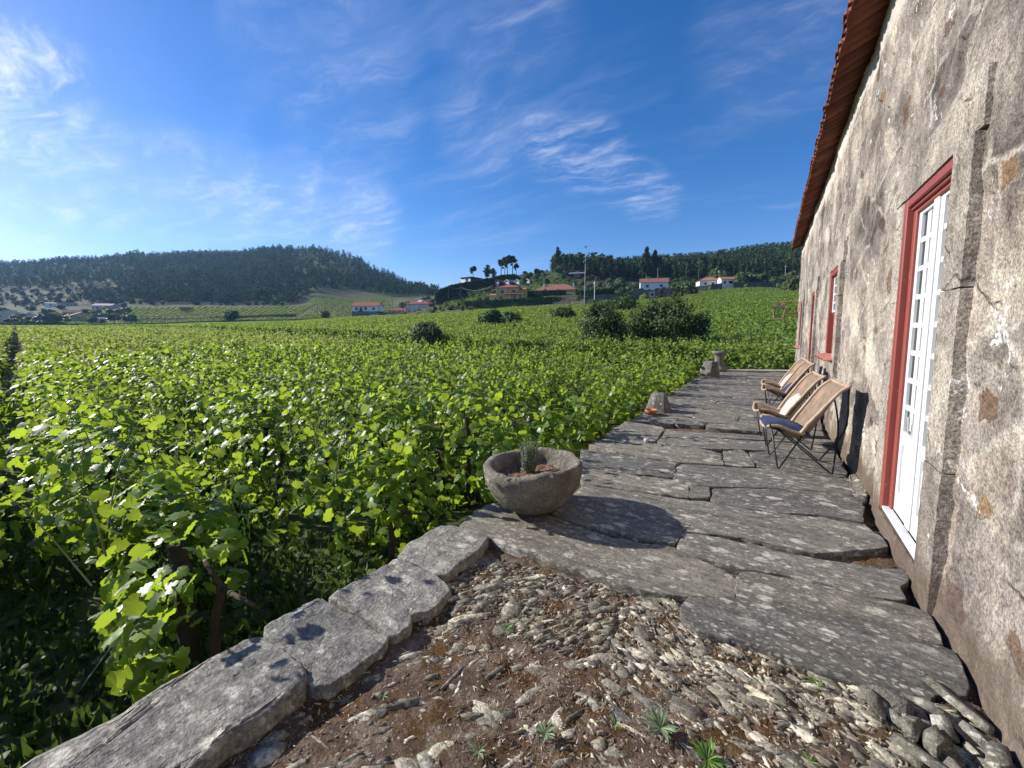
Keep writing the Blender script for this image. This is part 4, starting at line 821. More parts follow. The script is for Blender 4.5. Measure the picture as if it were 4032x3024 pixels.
def vine_row(y0, x0, far_x, label, group, mats, tx, skirt, ncane, clip=True, dens=1.0, seg=1.0, smax=.42, zc=.70, hw=.47, hwp=None):
    p0 = onrow(y0, x0); inv = np.array([p0[0], p0[1], T(*p0)[0]])
    root = thing('grapevine_row', label, 'grapevines', inv, 0, group)
    dat = row_leaves(onrow(y0, x0 + .25), onrow(y0, far_x), dens, hw, zc, .52, seg, smax, clip, skirt, hwp)
    o = leafmesh('foliage', dat, root, mats, extra=canes(y0, x0, x0 - 9, ncane) if ncane else None); o.location = -inv
    for x in tx:
        p = onrow(y0, x); o = bpy.data.objects.new('trunk', random.choice(TRD)); COL.objects.link(o); o.parent = root; o.location = np.array([p[0] + random.uniform(-.1, .1), p[1] + random.uniform(-.06, .06), T(*p)[0]]) - inv; o.rotation_euler = (0, 0, random.choice((0, pi)) + random.uniform(-.3, .3)); o.scale = (1, 1, random.uniform(.85, 1.1))
for j in range(-4, 10):
    y0 = .62 + 1.5 * j; x0 = XS.get(j, -2.2)
    lab = 'front grapevine row ending at the stout dark post beside the long coping stone' if j == 0 else ('leafy grapevine row of the near block, running out leftwards from the terrace edge' if j > 0 else 'grapevine row entering the left edge of the picture beside a dark gap')
    vine_row(y0, x0, -300, lab, 'grapevine rows of the near block', [m_vine, m_vine_mid, m_vine_far], np.arange(x0 - .25, -24 if j >= 0 else -12, -1.15), .14 if j == 0 else (.36 if j in (1, 2, 3) else .24), 46 if 0 <= j < 7 else 0, j >= 0, hwp=([0, 4, 7, 22, 45], [.46, .46, .74, .6, .32]) if j == 0 else (([0, 22, 45], [.64, .6, .30]) if j < 0 else ([0, 18, 45], [.54, .52, .33])))
# second block, rows running on behind the terrace and up to the road wall
dat = []
y = 19.7
for i in range(4):
    vine_row(y, 6.5 + i, -300, ('first grapevine row beyond the pale terrace kerb, dark trunks showing below its leaves' if i == 0 else 'leafy grapevine row just behind the first one beyond the terrace kerb'), 'grapevine rows beyond the terrace', [m_vine_b] * 3, np.arange(3.4, -7, -.95), .25 if i == 0 else .05, 0, True, 1.5 if i == 0 else .95, 2.0, .5, .92 if i == 0 else .75); y += 1.75
while y < 205:
    x1 = .16 * y + 4; dat.append(row_leaves(onrow(y, x1), onrow(y, -300), .95, .52, .78, .55, 2.0, .5)); y += 1.75 if y < 60 else 2.0
dat = [d for d in dat if d is not None]
P_ = np.concatenate([d[0] for d in dat]); N_ = np.concatenate([d[1] for d in dat]); Z_ = np.concatenate([d[2] for d in dat])
tk = np.hypot(P_[:, 0] + 21.0, (P_[:, 1] - 22.2) * 1.6) > 3.2        # the bare patch of track by the round bush
stuff(leafmesh('vineyard', (P_[tk], N_[tk], Z_[tk]), None, [m_vine_b, m_vine_b, m_vine_b]), 'bright green second vineyard block spreading up to the road wall', 'vineyard')
# dirt patch on the track
dp_ = [Zd(x, y, 1) for x, y in ((915, 785), (930, 768), (985, 758), (1035, 754), (1050, 764), (1015, 778), (960, 790))]
pts = []
for x, y in ((905, 790), (925, 770), (985, 757), (1045, 752), (1060, 766), (1020, 782), (960, 795)):
    d = ray(x, y); t = 2.0 / -(d[2]); 
    for _ in range(12): q = CAM + d * t; t *= (H - T(q[0], q[1])[0] - .03) / max(.05, H - q[2])
    pts.append(CAM + d * t)
pts = np.array(pts); c = pts.mean(0); V = [c]; n = len(pts)
ringv = [c + (p - c) * f for f in (.5, 1) for p in pts]; V = np.array([c] + ringv); V[:, 2] = T(V[:, 0], V[:, 1]) + .05
Fc = [np.array([(0, 1 + i, 1 + (i + 1) % n) for i in range(n)]), np.array([(1 + i, 1 + n + i, 1 + n + (i + 1) % n, 1 + (i + 1) % n) for i in range(n)])]
struct(npmesh('dirt_track', V, Fc, m_dirt, None, True))
# posts
POSTS = [((-3.10, 1.02), .12, .055, 'stout dark leaning vine post beside the long coping stone', .10), ((-3.12, 3.97), .44, .03, 'slim black vine post just left of the stone bowl planter', .02), ((-6.15, 3.1), .36, .035, 'dark vine post deep in leaves left of the middle', .0), ((-4.7, 3.1), .30, .03, 'short vine post half sunk in leaves between two others', .0), ((-7.05, 6.15), .42, .04, 'dark vine post standing out above the mid distance leaves', .0), ((-13.0, 9.6), .5, .04, 'distant dark vine post near the yellowish rows', .0), ((-18.5, 18.9), .75, .035, 'pale leaning stake at the edge of the dirt patch', .12)]
for (x, y), zt, r, lab, ln in POSTS:
    g = T(x, y)[0]; t = thing('vine_post', lab, 'post', (x, y, g), 0, 'vine posts')
    m = MB(); h_ = zt - g; m.tube([(0, 0, -.25), (-ln * .3, 0, h_ * .4), (-ln * .6, .01, h_ * .75), (-ln, .0, h_)], [r * 1.12, r * 1.05, r, r * .92], 7); m.obj('shaft', m_post, t)
    m = MB(); a = np.linspace(0, 2 * pi, 13); m.tube([(-ln * .55 + r * 1.12 * cos(q), r * 1.12 * sin(q), h_ * .72 + .01 * sin(3 * q)) for q in a], .004, 4, False); m.obj('wire_tie', m_wire, t)
m = MB(); m.tube([(-3.16, 1.0, .05), (-3.45, .55, -.70)], .004, 5); tag(m.obj('guy_wire', m_wire), 'thin guy wire running from the stout post down into the weeds', 'wire')
# weeds and litter on the shaded soil
N = 15000; X = -1.95 - rng.uniform(0, 1, N) ** 1.3 * 7.5; Y = rng.uniform(-.9, 4.5, N); P_ = np.c_[X, Y, T(X, Y) + .0]; kp = (fbm(P_, 1.1, 3, 61) > -.35); P_ = P_[kp]
c1 = cloud(P_, np.c_[rng.normal(size=(len(P_), 2)), np.full(len(P_), .35)], rng.uniform(.06, .2, len(P_)), (T_BLADE[0] * (2.2, 1, 1), T_BLADE[1]), np.c_[rng.normal(size=(len(P_), 2)) * .6, np.ones(len(P_))])
P2 = P_[::3] + np.c_[rng.normal(0, .05, (len(P_[::3]), 2)), rng.uniform(.02, .16, len(P_[::3]))]; c2 = cloud(P2, rng.normal(size=P2.shape) * .6 + (0, 0, 1), rng.uniform(.025, .06, len(P2)), T_MID)
V, Fc = joinc(c1, c2); stuff(npmesh('weeds', V, Fc, m_weed), 'low weeds and grass on the shaded soil under the vines', 'weeds')
# ------------------------------------------------------------------ stone bowl planter
bw = thing('bowl_planter', 'big round hand carved granite bowl planter tilted on the slab edge', 'planter', (-1.65, 2.965, .012))
prof = [(.0, .0), (.12, .0), (.195, .018), (.275, .065), (.34, .135), (.385, .22), (.408, .30), (.414, .36), (.408, .388), (.385, .400), (.358, .396), (.340, .378), (.330, .335), (.315, .29), (.29, .26), (.15, .235), (.0, .23)]
na = 96; pr = []
for (r0, z0), (r1, z1) in zip(prof[:-1], prof[1:]):
    n = max(1, int(hypot(r1 - r0, z1 - z0) / .018)); pr += [(r0 + (r1 - r0) * i / n, z0 + (z1 - z0) * i / n) for i in range(n)]
pr.append(prof[-1]); pr = np.array(pr)[1:]
A, I = np.meshgrid(np.linspace(0, 2 * pi, na, endpoint=False), np.arange(len(pr))); R = pr[I.ravel(), 0]; Zz = pr[I.ravel(), 1]; A = A.ravel()
V = np.c_[R * np.cos(A), R * np.sin(A) * 1.03, Zz]; nz = fbm(V, 4, 4, 41); V[:, :2] *= (1 + .035 * nz + .012 * fbm(V, 26, 3, 43))[:, None]
V[:, 2] += Zz * (.06 * fbm(np.c_[np.cos(A), np.sin(A), 0 * A], 1.6, 3, 44) + .04 * V[:, 1] + .10 * V[:, 0]) + .006 * fbm(V, 20, 3, 45)
i = np.arange(na); j = (i + 1) % na; q = np.concatenate([np.c_[r * na + i, r * na + j, (r + 1) * na + j, (r + 1) * na + i] for r in range(len(pr) - 1)])
npmesh('bowl', V, [q, np.array([list(range(na - 1, -1, -1))])], m_bowl, bw, True)
A, R = np.meshgrid(np.linspace(0, 2 * pi, 60, endpoint=False), np.linspace(.0, .335, 18)); V = np.c_[(R * np.cos(A)).ravel(), (R * np.sin(A)).ravel(), np.zeros(A.size)]; V[:, 2] = .288 + .02 * fbm(V, 7, 3, 46) + .012 * fbm(V, 40, 3, 47) - (R.ravel() / .33) ** 3 * .03 + .03 * V[:, 0]
r_ = np.arange(17)[:, None] * 60; c_ = np.arange(60)[None]; c2 = (c_ + 1) % 60; npmesh('soil', V, np.stack([(r_ + c_).ravel(), (r_ + c2).ravel(), (r_ + 60 + c2).ravel(), (r_ + 60 + c_).ravel()], 1), m_potsoil, bw, True)
lv = thing('lavender_plant', 'spindly grey green lavender plant growing in the stone bowl', 'plant', (-1.69, 2.98, .30)); P_ = []; Tn = []; st = MB()
for k in range(84):
    a = random.uniform(0, 2 * pi); s0 = random.uniform(0, .05); s1 = s0 + random.uniform(.0, .06); h_ = random.uniform(.12, .29); b0 = np.array([s0 * cos(a), s0 * sin(a), 0]); b1 = np.array([s1 * cos(a + .4) , s1 * sin(a + .4), h_])
    st.tube([b0, (b0 + b1) / 2 + (random.gauss(0, .006), random.gauss(0, .006), 0), b1], .0016, 3)
    for u in np.linspace(.12, .95, 17): P_.append(b0 + (b1 - b0) * u + rng.normal(0, .004, 3)); Tn.append((rng.normal(0, .6), rng.normal(0, .6), .8))
V, Fc = cloud(P_, rng.normal(size=(len(P_), 3)), .03, T_LANCE, Tn); npmesh('leaves', V, Fc, m_lav, lv); st.obj('stems', m_lav, lv)
# boulders and odd bits on the terrace edge
def faceted(name, label, base, top, z1, mat, seed, tilt=(0, 0), cat='stone'):
    """block that tapers from a base outline to a smaller top outline"""
    n = len(base); V = []; k = 12
    B = np.array(base, float); Tt = np.array(top, float); m = 10
    def dens(P_): return np.concatenate([P_[i] + (P_[(i + 1) % n] - P_[i]) * (np.arange(m) / m)[:, None] for i in range(n)])
    b, t = dens(B), dens(Tt); N_ = len(b); L = []
    for u in np.linspace(0, 1, k): L.append(np.c_[b + (t - b) * (u ** 1.25), np.full(N_, -.03 + (z1 + .03) * u)])
    c = t.mean(0)
    for fr in (.08, .3, .6, .85): L.append(np.c_[t + (c - t) * fr, np.full(N_, z1 + .012 * min(1, fr * 4))])
    V = np.concatenate(L); V[:, 2] += (V[:, 0] - c[0]) * tilt[0] * (V[:, 2] > .05) + (V[:, 1] - c[1]) * tilt[1] * (V[:, 2] > .05)
    s_ = np.linalg.norm(B.max(0) - B.min(0)); V += np.c_[fbm(V, 2.2 / s_, 4, seed), fbm(V + 9, 2.2 / s_, 4, seed), fbm(V + 19, 2.2 / s_, 4, seed)] * s_ * .025 + np.c_[fbm(V, 14 / s_, 3, seed), fbm(V + 5, 14 / s_, 3, seed), fbm(V + 7, 14 / s_, 3, seed)] * s_ * .008
    V = np.r_[V, [[c[0], c[1], z1 + .012]]]; i = np.arange(N_); j = (i + 1) % N_
    q = np.concatenate([np.c_[r * N_ + i, r * N_ + j, (r + 1) * N_ + j, (r + 1) * N_ + i] for r in range(len(L) - 1)]); tr = np.c_[(len(L) - 1) * N_ + i, (len(L) - 1) * N_ + j, np.full(N_, len(V) - 1)]
    return tag(npmesh(name, V, [q, tr], mat, None, True), label, cat)
faceted('boulder', 'grey lichened chamfered boulder beside the terracotta dish on the terrace edge', [(-1.97, 7.84), (-1.80, 7.70), (-1.56, 7.72), (-1.50, 7.98), (-1.56, 8.20), (-1.92, 8.18)], [(-1.84, 7.92), (-1.76, 7.84), (-1.63, 7.84), (-1.60, 7.96), (-1.64, 8.04), (-1.80, 8.04)], .33, m_rock, 5)
faceted('boulder', 'squat white speckled boulder near the far end of the terrace', [(-2.02, 14.95), (-1.62, 14.85), (-1.42, 15.0), (-1.40, 15.4), (-1.95, 15.45)], [(-1.84, 15.05), (-1.62, 15.0), (-1.47, 15.08), (-1.47, 15.3), (-1.8, 15.3)], .47, m_rock, 9)
pd_ = MB(); pd_.lathe([(.27, -.02), (.27, .08), (.24, .13), (.20, .18), (.155, .30), (.15, .42), (.165, .52), (.215, .62), (.255, .66), (.255, .74)], 18); o = pd_.obj('pedestal', m_rock, None, True)
me = o.data; V = np.array([v.co[:] for v in me.vertices]); V[:, :2] = np.sign(V[:, :2]) * np.abs(V[:, :2]); V += .02 * np.c_[fbm(V, 5, 3, 3), fbm(V + 4, 5, 3, 3), fbm(V + 8, 5, 3, 3)]; me.vertices.foreach_set('co', V.astype(np.float32).ravel()); o.location = (-1.60, 17.0, 0)
tag(o, 'waisted dark stone pedestal at the far corner of the terrace', 'pedestal')
g = G(1411, 893); d_ = MB(); d_.lathe([(.05, .0), (.06, .012), (.095, .04), (.108, .062), (.104, .072), (.112, .082), (.106, .09), (.098, .082), (.085, .045), (.05, .022), (.0, .02)], 28, 0, 0); o = d_.obj('terracotta_dish', m_terra, None, True); o.location = (-1.76, 7.50, .008); tag(o, 'small orange terracotta dish in front of the chamfered boulder', 'dish')
d_ = MB(); d_.lathe([(.035, 0), (.035, .055), (.03, .06)], 14); o = d_.obj('pipe_cap', m_zinc, None, True); o.location = (-1.35, 5.55, .0); tag(o, 'short grey metal pipe cap sticking out of a slab joint', 'pipe cap')
V, Fc = stone([(.70, 4.72), (.80, 4.70), (.815, 5.02), (.80, 5.36), (.735, 5.36)], -.08, .03, .03, amp=.006, seed=90, tilt=(.35, 0), edge=.008); tag(npmesh('slate_strip', V, Fc, m_shard, None, True), 'loose slanting slate strip against the wall foot behind the front chair', 'stone')
# ------------------------------------------------------------------ rattan butterfly chairs
def chair():
    ch = thing('rattan_chair', '', 'chair')
    cu = [np.array(p) for p in ((-.345, .430), (-.27, .405), (-.16, .352), (-.05, .315), (.02, .325), (.085, .41), (.155, .55), (.225, .70), (.295, .84), (.335, .905))]
    cc = bez([(p[0], 0, p[1]) for p in cu], 4); nu = len(cc); nv = 17; u = np.linspace(0, 1, nu)
    hw = np.interp(u, [0, .15, .38, .6, .85, 1], [.295, .28, .245, .26, .30, .29]); ed = np.interp(u, [0, .1, .3, .42, .6, .85, 1], [.060, .085, .10, .12, .125, .10, .07]); bk = np.interp(u, [.6, 1], [0, .05])
    V = []; UV = []
    for i in range(nu):
        tt = cc[min(i + 1, nu - 1)] - cc[max(i - 1, 0)]; tt /= np.linalg.norm(tt); nn = np.array([-tt[2], 0, tt[0]])
        for k in range(nv):
            v = -1 + 2 * k / (nv - 1); e = abs(v) ** 2.2 * ed[i]; dz = (1 - abs(v) ** 3) * .02 * np.clip((u[i] - .9) / .1, 0, 1)
            p = cc[i] + nn * e + tt * (dz - .02 * np.clip((.08 - u[i]) / .08, 0, 1) * (1 - v * v)); V.append((p[0] + (0 if u[i] < .6 else abs(v) ** 2 * bk[i]), v * hw[i], p[2])); UV.append((k / (nv - 1), u[i]))
    V = np.array(V); a = (np.arange(nu - 1)[:, None] * nv + np.arange(nv - 1)[None]).ravel(); f = np.c_[a, a + 1, a + nv + 1, a + nv]
    o = npmesh('woven_seat', V, f, m_wicker, ch, True); uvl = o.data.uv_layers.new(name='UVMap'); li = f.ravel(); uvl.data.foreach_set('uv', np.array(UV, np.float32)[li].ravel())
    g = V.reshape(nu, nv, 3); loop = list(g[:, 0]) + list(g[-1, 1:-1]) + list(g[::-1, -1]) + list(g[0, -2:0:-1]); loop = bez(loop + [loop[0]], 2)
    m = MB(); m.tube(loop, .0165, 8, False); m.obj('rim', m_rattan, ch, True)
    R = .0085; FN, FF, RN, RF = (np.array(p) for p in ((-.235, -.275, .01), (-.235, .275, .01), (.25, -.25, .01), (.25, .25, .01)))
    sn, sf = g[1, 1] + (0, 0, -.02), g[1, -2] + (0, 0, -.02); jn, jf = g[17, 1] + (0, 0, -.015), g[17, -2] + (0, 0, -.015); tn, tf = g[-2, 0] + (.012, 0, -.01), g[-2, -1] + (.012, 0, -.01)
    def vee(a, ft, b, mid=None):
        d1 = (a - ft); d1 = d1 / np.linalg.norm(d1); d2 = (b - ft); d2 = d2 / np.linalg.norm(d2); pts = [a, ft + d1 * .035, ft + (d1 + d2) * .008, ft + d2 * .035]
        return pts + ([mid] if mid is not None else []) + [b]
    for nm, pts in (('front_leg', vee(sn, FN, jn)), ('front_leg', vee(sf, FF, jf)), ('back_leg', vee(sn + (.05, .02, 0), RN, tf, np.array([.36, .10, .46]))), ('back_leg', vee(sf + (.05, -.02, 0), RF, tn, np.array([.36, -.10, .46])))):
        m = MB(); pp = pts if nm == 'front_leg' else pts[:4] + bez(pts[3:], 8)[1:]; m.tube(pp, R, 8); m.obj(nm, m_black, ch, True)
    return ch
c1 = chair(); CP = [((.32, 5.47, .004), .15, 'nearest rattan butterfly chair on black iron legs, holding a navy cushion flat on its seat'), ((.21, 6.43, .004), .13, 'second rattan butterfly chair from the front, a cream cushion against its back'), ((.27, 8.72, .004), .12, 'third rattan butterfly chair, a navy cushion tucked low against its back'), ((.25, 9.62, .004), .10, 'farthest rattan butterfly chair, a pale cream cushion against its back')]
for i, (p, r, lab) in enumerate(CP):
    o = c1 if i == 0 else dup(c1, p, r, lab); o.location = p; o.rotation_euler = (0, 0, r); o['label'] = lab; o['group'] = 'rattan butterfly chairs along the wall'
def cushion(name, label, mat, loc, rz, pitch, w=.42, l=.42, th=.075):
    n = 26; u = np.linspace(-1, 1, n); X, Y = np.meshgrid(u, u); X = X.ravel(); Y = Y.ravel(); e = np.clip((1 - X ** 2) * (1 - Y ** 2), 0, 1) ** .42
    pin = 1 - .07 * (1 - np.abs(X)) * 0; Xs = X * (1 - .07 * (1 - Y ** 2)); Ys = Y * (1 - .07 * (1 - X ** 2)); wr = .006 * fbm(np.c_[X * 2, Y * 2, 0 * X], 1.5, 3, 6)
    top = np.c_[Xs * l / 2, Ys * w / 2, th * e + wr * (e > .1)]; bot = np.c_[Xs * l / 2, Ys * w / 2, -th * .55 * e]
    a = (np.arange(n - 1)[:, None] * n + np.arange(n - 1)[None]).ravel(); f = np.c_[a, a + 1, a + n + 1, a + n]; V = np.r_[top, bot]; o = npmesh(name, V, np.r_[f, f[:, ::-1] + n * n], mat, None, True)
    o.location = loc; o.rotation_euler = (0, pitch, rz); tag(o, label, 'cushion', 'cushions on the rattan chairs'); return o
def inch(i, x, y, z): p, r, _ = CP[i]; return (p[0] + x * cos(r) - y * sin(r), p[1] + x * sin(r) + y * cos(r), p[2] + z)
cushion('cushion', 'plump navy cushion lying flat on the seat of the nearest chair', m_navy, inch(0, -.165, -.01, .432), .15, .17, .46, .44, .08)
cushion('cushion', 'cream cushion leaning on the back of the second chair', m_cream, inch(1, .065, 0, .50), .13, -1.02, .42, .40, .075)
cushion('cushion', 'navy cushion low against the back of the third chair', m_navy, inch(2, .03, 0, .44), .12, -.85, .42, .34, .07)
cushion('cushion', 'pale cream cushion on the farthest chair', m_cream, inch(3, .055, 0, .50), .10, -1.0, .42, .38, .07)
# ------------------------------------------------------------------ far things
def away(px, py=690): d = ray(px, py); return atan2(d[0], d[1])
def at(px, dist): dist = dist * secpx(px); d = ray(px, 700); a = atan2(d[0], d[1]); x, y = dist * sin(a), dist * cos(a); return np.array([x, y, T(x, y)[0]])
def fhouse(name, label, cat, px, py, Z, w, dp, h, wm, roof='gable_x', rh=2.0, rm=None, yaw=0, wins=(), over=.4, side=(), trim=None, sunk=2.5, group=None, winmat=None):
    base = Zd(px, py, Z); t = thing(name, label, cat, base, -away(px, py) + radians(yaw), group)
    b = MB(); hw = w / 2; b.box(-hw, hw, 0, dp, -sunk, h)
    if roof == 'gable_x': b.add([(-hw, 0, h), (-hw, dp, h), (-hw, dp / 2, h + rh - .1), (hw, 0, h), (hw, dp, h), (hw, dp / 2, h + rh - .1)], [(0, 2, 1), (3, 4, 5)])
    if roof == 'gable_y': b.add([(-hw, 0, h), (hw, 0, h), (0, 0, h + rh - .1), (-hw, dp, h), (hw, dp, h), (0, dp, h + rh - .1)], [(0, 1, 2), (3, 5, 4)])
    wall = b.obj('wall', wm, t); o = over; th = .16
    r = MB(); k = rh / (dp / 2) if roof == 'gable_x' else rh / hw
    if roof == 'gable_x':
        for s_ in (0, 1):
            e0 = -o if s_ == 0 else dp + o; ze = h - k * o; v = [(-hw - o, e0, ze), (hw + o, e0, ze), (hw + o, dp / 2, h + rh), (-hw - o, dp / 2, h + rh)]
            v += [(x, y, z + th) for x, y, z in v]; r.add(v, [(0, 1, 2, 3), (7, 6, 5, 4), (0, 4, 5, 1), (1, 5, 6, 2), (2, 6, 7, 3), (3, 7, 4, 0)])
    elif roof == 'gable_y':
        for s_ in (-1, 1):
            ze = h - k * o; v = [(s_ * (hw + o), -o, ze), (0, -o, h + rh), (0, dp + o, h + rh), (s_ * (hw + o), dp + o, ze)]; v += [(x, y, z + th) for x, y, z in v]
            r.add(v, [(0, 1, 2, 3), (7, 6, 5, 4), (0, 4, 5, 1), (1, 5, 6, 2), (2, 6, 7, 3), (3, 7, 4, 0)])
    elif roof == 'hip':
        i = min(hw, dp / 2) ; X = hw + o; Y0, Y1 = -o, dp + o; ze = h - .05
        rx = max(.2, hw - i); v = [(-X, Y0, ze), (X, Y0, ze), (X, Y1, ze), (-X, Y1, ze), (-rx, dp / 2, h + rh), (rx, dp / 2, h + rh)]; v += [(x, y, z + .14) for x, y, z in v[:4]]
        r.add(v, [(0, 3, 2, 1), (6, 7, 5, 4), (7, 8, 5), (8, 9, 4, 5), (9, 6, 4), (0, 1, 7, 6), (1, 2, 8, 7), (2, 3, 9, 8), (3, 0, 6, 9)])
    else: r.box(-hw - o, hw + o, -o, dp + o, h + .02, h + .32)
    if rm is not None: r.obj('roof', rm, t)
    for q in wins:
        u, v, ww, hh = q[:4]; kind = q[4] if len(q) > 4 else 'window'
        f = MB(); g = .12
        f.box(u - ww / 2 - g, u + ww / 2 + g, -.06, -.003, v - g, v); f.box(u - ww / 2 - g, u + ww / 2 + g, -.06, -.003, v + hh, v + hh + g); f.box(u - ww / 2 - g, u - ww / 2, -.06, -.003, v, v + hh); f.box(u + ww / 2, u + ww / 2 + g, -.06, -.003, v, v + hh)
        fo = f.obj(kind, trim or m_trim, t); p = MB(); p.box(u - ww / 2, u + ww / 2, -.03, -.004, v, v + hh); p.obj('pane', (winmat or m_hwin) if kind != 'door' else m_wood, fo)
    for u, v, ww, hh in side:
        s_ = 1 if u >= 0 else -1; f = MB(); y = abs(u); x = s_ * (hw + .03)
        f.box(min(x, s_ * (hw + .003)), max(x, s_ * (hw + .003)), y - ww / 2, y + ww / 2, v, v + hh); f.obj('window', winmat or m_hwin, t)
    return t
def part(t, name, mat, *boxes):
    b = MB()
    for q in boxes: b.box(*q)
    return b.obj(name, mat, t)
# white two storey house
t = fhouse('white_house', 'white two storey house with low red roof and grey stone ground floor by the road', 'house', 788, 683.6, 220, 14, 8, 5.6, m_hwhite, 'gable_x', 1.9, m_rred, -24, [(-4.45, 3.4, 1.3, 1.3), (.6, 3.5, 1.3, 1.3), (5.0, 3.5, 1.4, 1.2), (-1.9, 2.9, 1.2, 1.9), (-4.1, .0, 1.3, 1.9, 'door'), (4.6, 0, 2.8, 2.2, 'garage_door')], .5)
part(t, 'stone_ground_floor', m_hstone, (-7.04, -4.9, -.05, 8.03, -2.4, 2.7), (-3.3, 3.05, -.05, -.004, -2.4, 2.7), (6.1, 7.04, -.05, 8.03, -2.4, 2.7), (-4.9, -3.3, -.05, -.004, 2.05, 2.7), (3.05, 6.1, -.05, -.004, 2.35, 2.7))
b = MB(); b.box(-2.9, -.9, -1.0, -.06, 2.72, 2.86)
for x in np.linspace(-2.88, -.92, 9): b.box(x - .03, x + .03, -1.0, -.95, 2.86, 3.8)
b.box(-2.9, -.9, -1.0, -.93, 3.8, 3.87); b.obj('balcony', m_hdark, t)
# cream villa
t = fhouse('villa', 'cream two storey villa with red hip roof and solar panels behind white fence panels', 'house', 903, 679.5, 225, 12.8, 11, 5.7, m_hcream, 'hip', 2.5, m_rred, -22, [(-3.0, 2.9, 1.6, 2.1), (-.9, 3.3, .9, 1.5), (2.6, 2.9, 1.5, 2.2), (-3.8, .1, 1.5, .9), (.2, .0, 1.1, 1.9, 'door'), (3.6, .1, 1.8, 1.5)], .8, [(3, 3.1, 1.6, 1.8), (7, 3.1, 1.8, 1.8)], winmat=m_lwin)
part(t, 'balcony', m_trim, (.2, 6.6, -1.6, -.06, 2.35, 2.6), (.2, 6.6, -1.6, -1.5, 2.62, 3.3)); part(t, 'column', m_trim, (6.2, 6.6, -1.6, -1.2, -1, 2.34)); part(t, 'column', m_trim, (6.2, 6.6, -1.6, -1.2, 3.31, 5.6)); part(t, 'column', m_trim, (.2, .6, -1.6, -1.2, 3.31, 5.6))
b = MB(); b.add([(-.8, 1.55, 6.75), (1.6, 1.55, 6.75), (1.6, 3.6, 7.85), (-.8, 3.6, 7.85)] + [(-.8, 1.5, 6.9), (1.6, 1.5, 6.9), (1.6, 3.55, 8.0), (-.8, 3.55, 8.0)], [(3, 2, 1, 0), (4, 5, 6, 7), (0, 1, 5, 4), (1, 2, 6, 5), (2, 3, 7, 6), (3, 0, 4, 7)]); b.obj('solar_panel', m_solar, t)
part(t, 'chimney', m_hcream, (3.4, 4.6, 5.2, 6.2, 6.2, 8.6))
base = Zd(902, 686, 212); o = thing('white_fence', 'white fence and gate panels in front of the cream villa', 'fence', base, -away(902) - .1); m = MB()
for x0, x1 in ((-4.2, -2.2), (-2.0, .2), (3.2, 4.8)): m.box(x0, x1, 0, .15, -1.5, 1.6)
m.obj('panel', m_hwhite, o); m = MB(); m.box(.3, 3.1, .04, .1, -.8, 1.4); m.obj('gate', m_hconc, o)
# low red roof between the two
fhouse('garage', 'low red roofed outbuilding between the white house and the villa', 'outbuilding', 857, 680, 228, 8, 5, 2.4, m_hwhite, 'gable_x', 1.1, m_rred, -20, [(-1.5, 0, 2.2, 1.8, 'garage_door')])
# ochre villa
t = fhouse('ochre_house', 'ochre yellow two storey house with red hip roofs and a columned porch', 'house', 1096, 648.8, 190, 10.6, 9, 5.8, m_hyellow, 'hip', 1.6, m_rred, -12, [(-2.4, 3.3, 1.6, 1.25), (2.9, 3.5, 1.5, 1.2), (-3.1, .7, 1.5, 1.1), (3.3, .75, 1.5, 1.0)], .6, [(2.2, 3.4, 1.2, 1.2), (6.3, 3.4, 1.2, 1.2)])
part(t, 'pilaster', m_trim, (-1.15, -.5, -.12, -.004, 3.0, 5.7)); part(t, 'pilaster', m_trim, (-5.38, -4.9, -.12, -.004, 3.0, 5.7))
b = MB(); b.add([(-1.0, -2.6, 2.55), (8.0, -2.6, 2.55), (8.0, -.01, 3.2), (-1.0, -.01, 3.2), (-1.0, -2.6, 2.72), (8.0, -2.6, 2.72), (8.0, -.01, 3.4), (-1.0, -.01, 3.4)], [(3, 2, 1, 0), (4, 5, 6, 7), (0, 1, 5, 4), (1, 2, 6, 5), (2, 3, 7, 6), (3, 0, 4, 7)]); b.obj('porch_roof', m_rred, t)
for x in (1.4, 5.2, 7.5): part(t, 'column', m_trim, (x - .2, x + .2, -2.4, -2.0, -1.5, 2.54))
b = MB(); b.add([(-8.6, -.8, 2.3), (-5.31, -.8, 2.3), (-5.31, 3, 3.1), (-8.6, 3, 3.1), (-8.6, -.8, 2.45), (-5.31, -.8, 2.45), (-5.31, 3, 3.3), (-8.6, 3, 3.3)], [(3, 2, 1, 0), (4, 5, 6, 7), (0, 1, 5, 4), (1, 2, 6, 5), (2, 3, 7, 6), (3, 0, 4, 7)]); b.obj('porch_roof', m_rorange, t)
for x in (-8.2, -6.4): part(t, 'column', m_trim, (x - .2, x + .2, -.6, -.2, -2.0, 2.29))
part(t, 'side_wing', m_hyellow, (5.32, 8.6, 1.5, 7, -2, 5.0)); b = MB(); b.add([(5.0, 1.0, 5.02), (9.0, 1.0, 5.02), (9.0, 7.4, 5.02), (5.0, 7.4, 5.02), (5.4, 4.2, 6.0), (7.5, 4.2, 6.0)], [(3, 2, 1, 0), (0, 1, 5, 4), (1, 2, 5), (2, 3, 4, 5), (3, 0, 4)]); b.obj('wing_roof', m_rorange, t)
# long low house with a big brown roof
t = fhouse('long_house', 'long low cream house with a big weathered brown hip roof and two white chimneys', 'house', 1198, 642, 200, 20, 11, 3.3, m_hcream, 'hip', 3.4, m_rbrown, -15, [(-5, .9, 1.6, 1.4), (0, .9, 1.6, 1.4), (7.5, .4, 2.2, 1.8)], 1.0, [(3, .8, 2.5, 1.6)])
part(t, 'chimney', m_hwhite, (-6.6, -5.9, 3, 3.8, 4.6, 6.9)); part(t, 'chimney', m_hwhite, (7.6, 8.3, 5.2, 6, 4.6, 7.0))
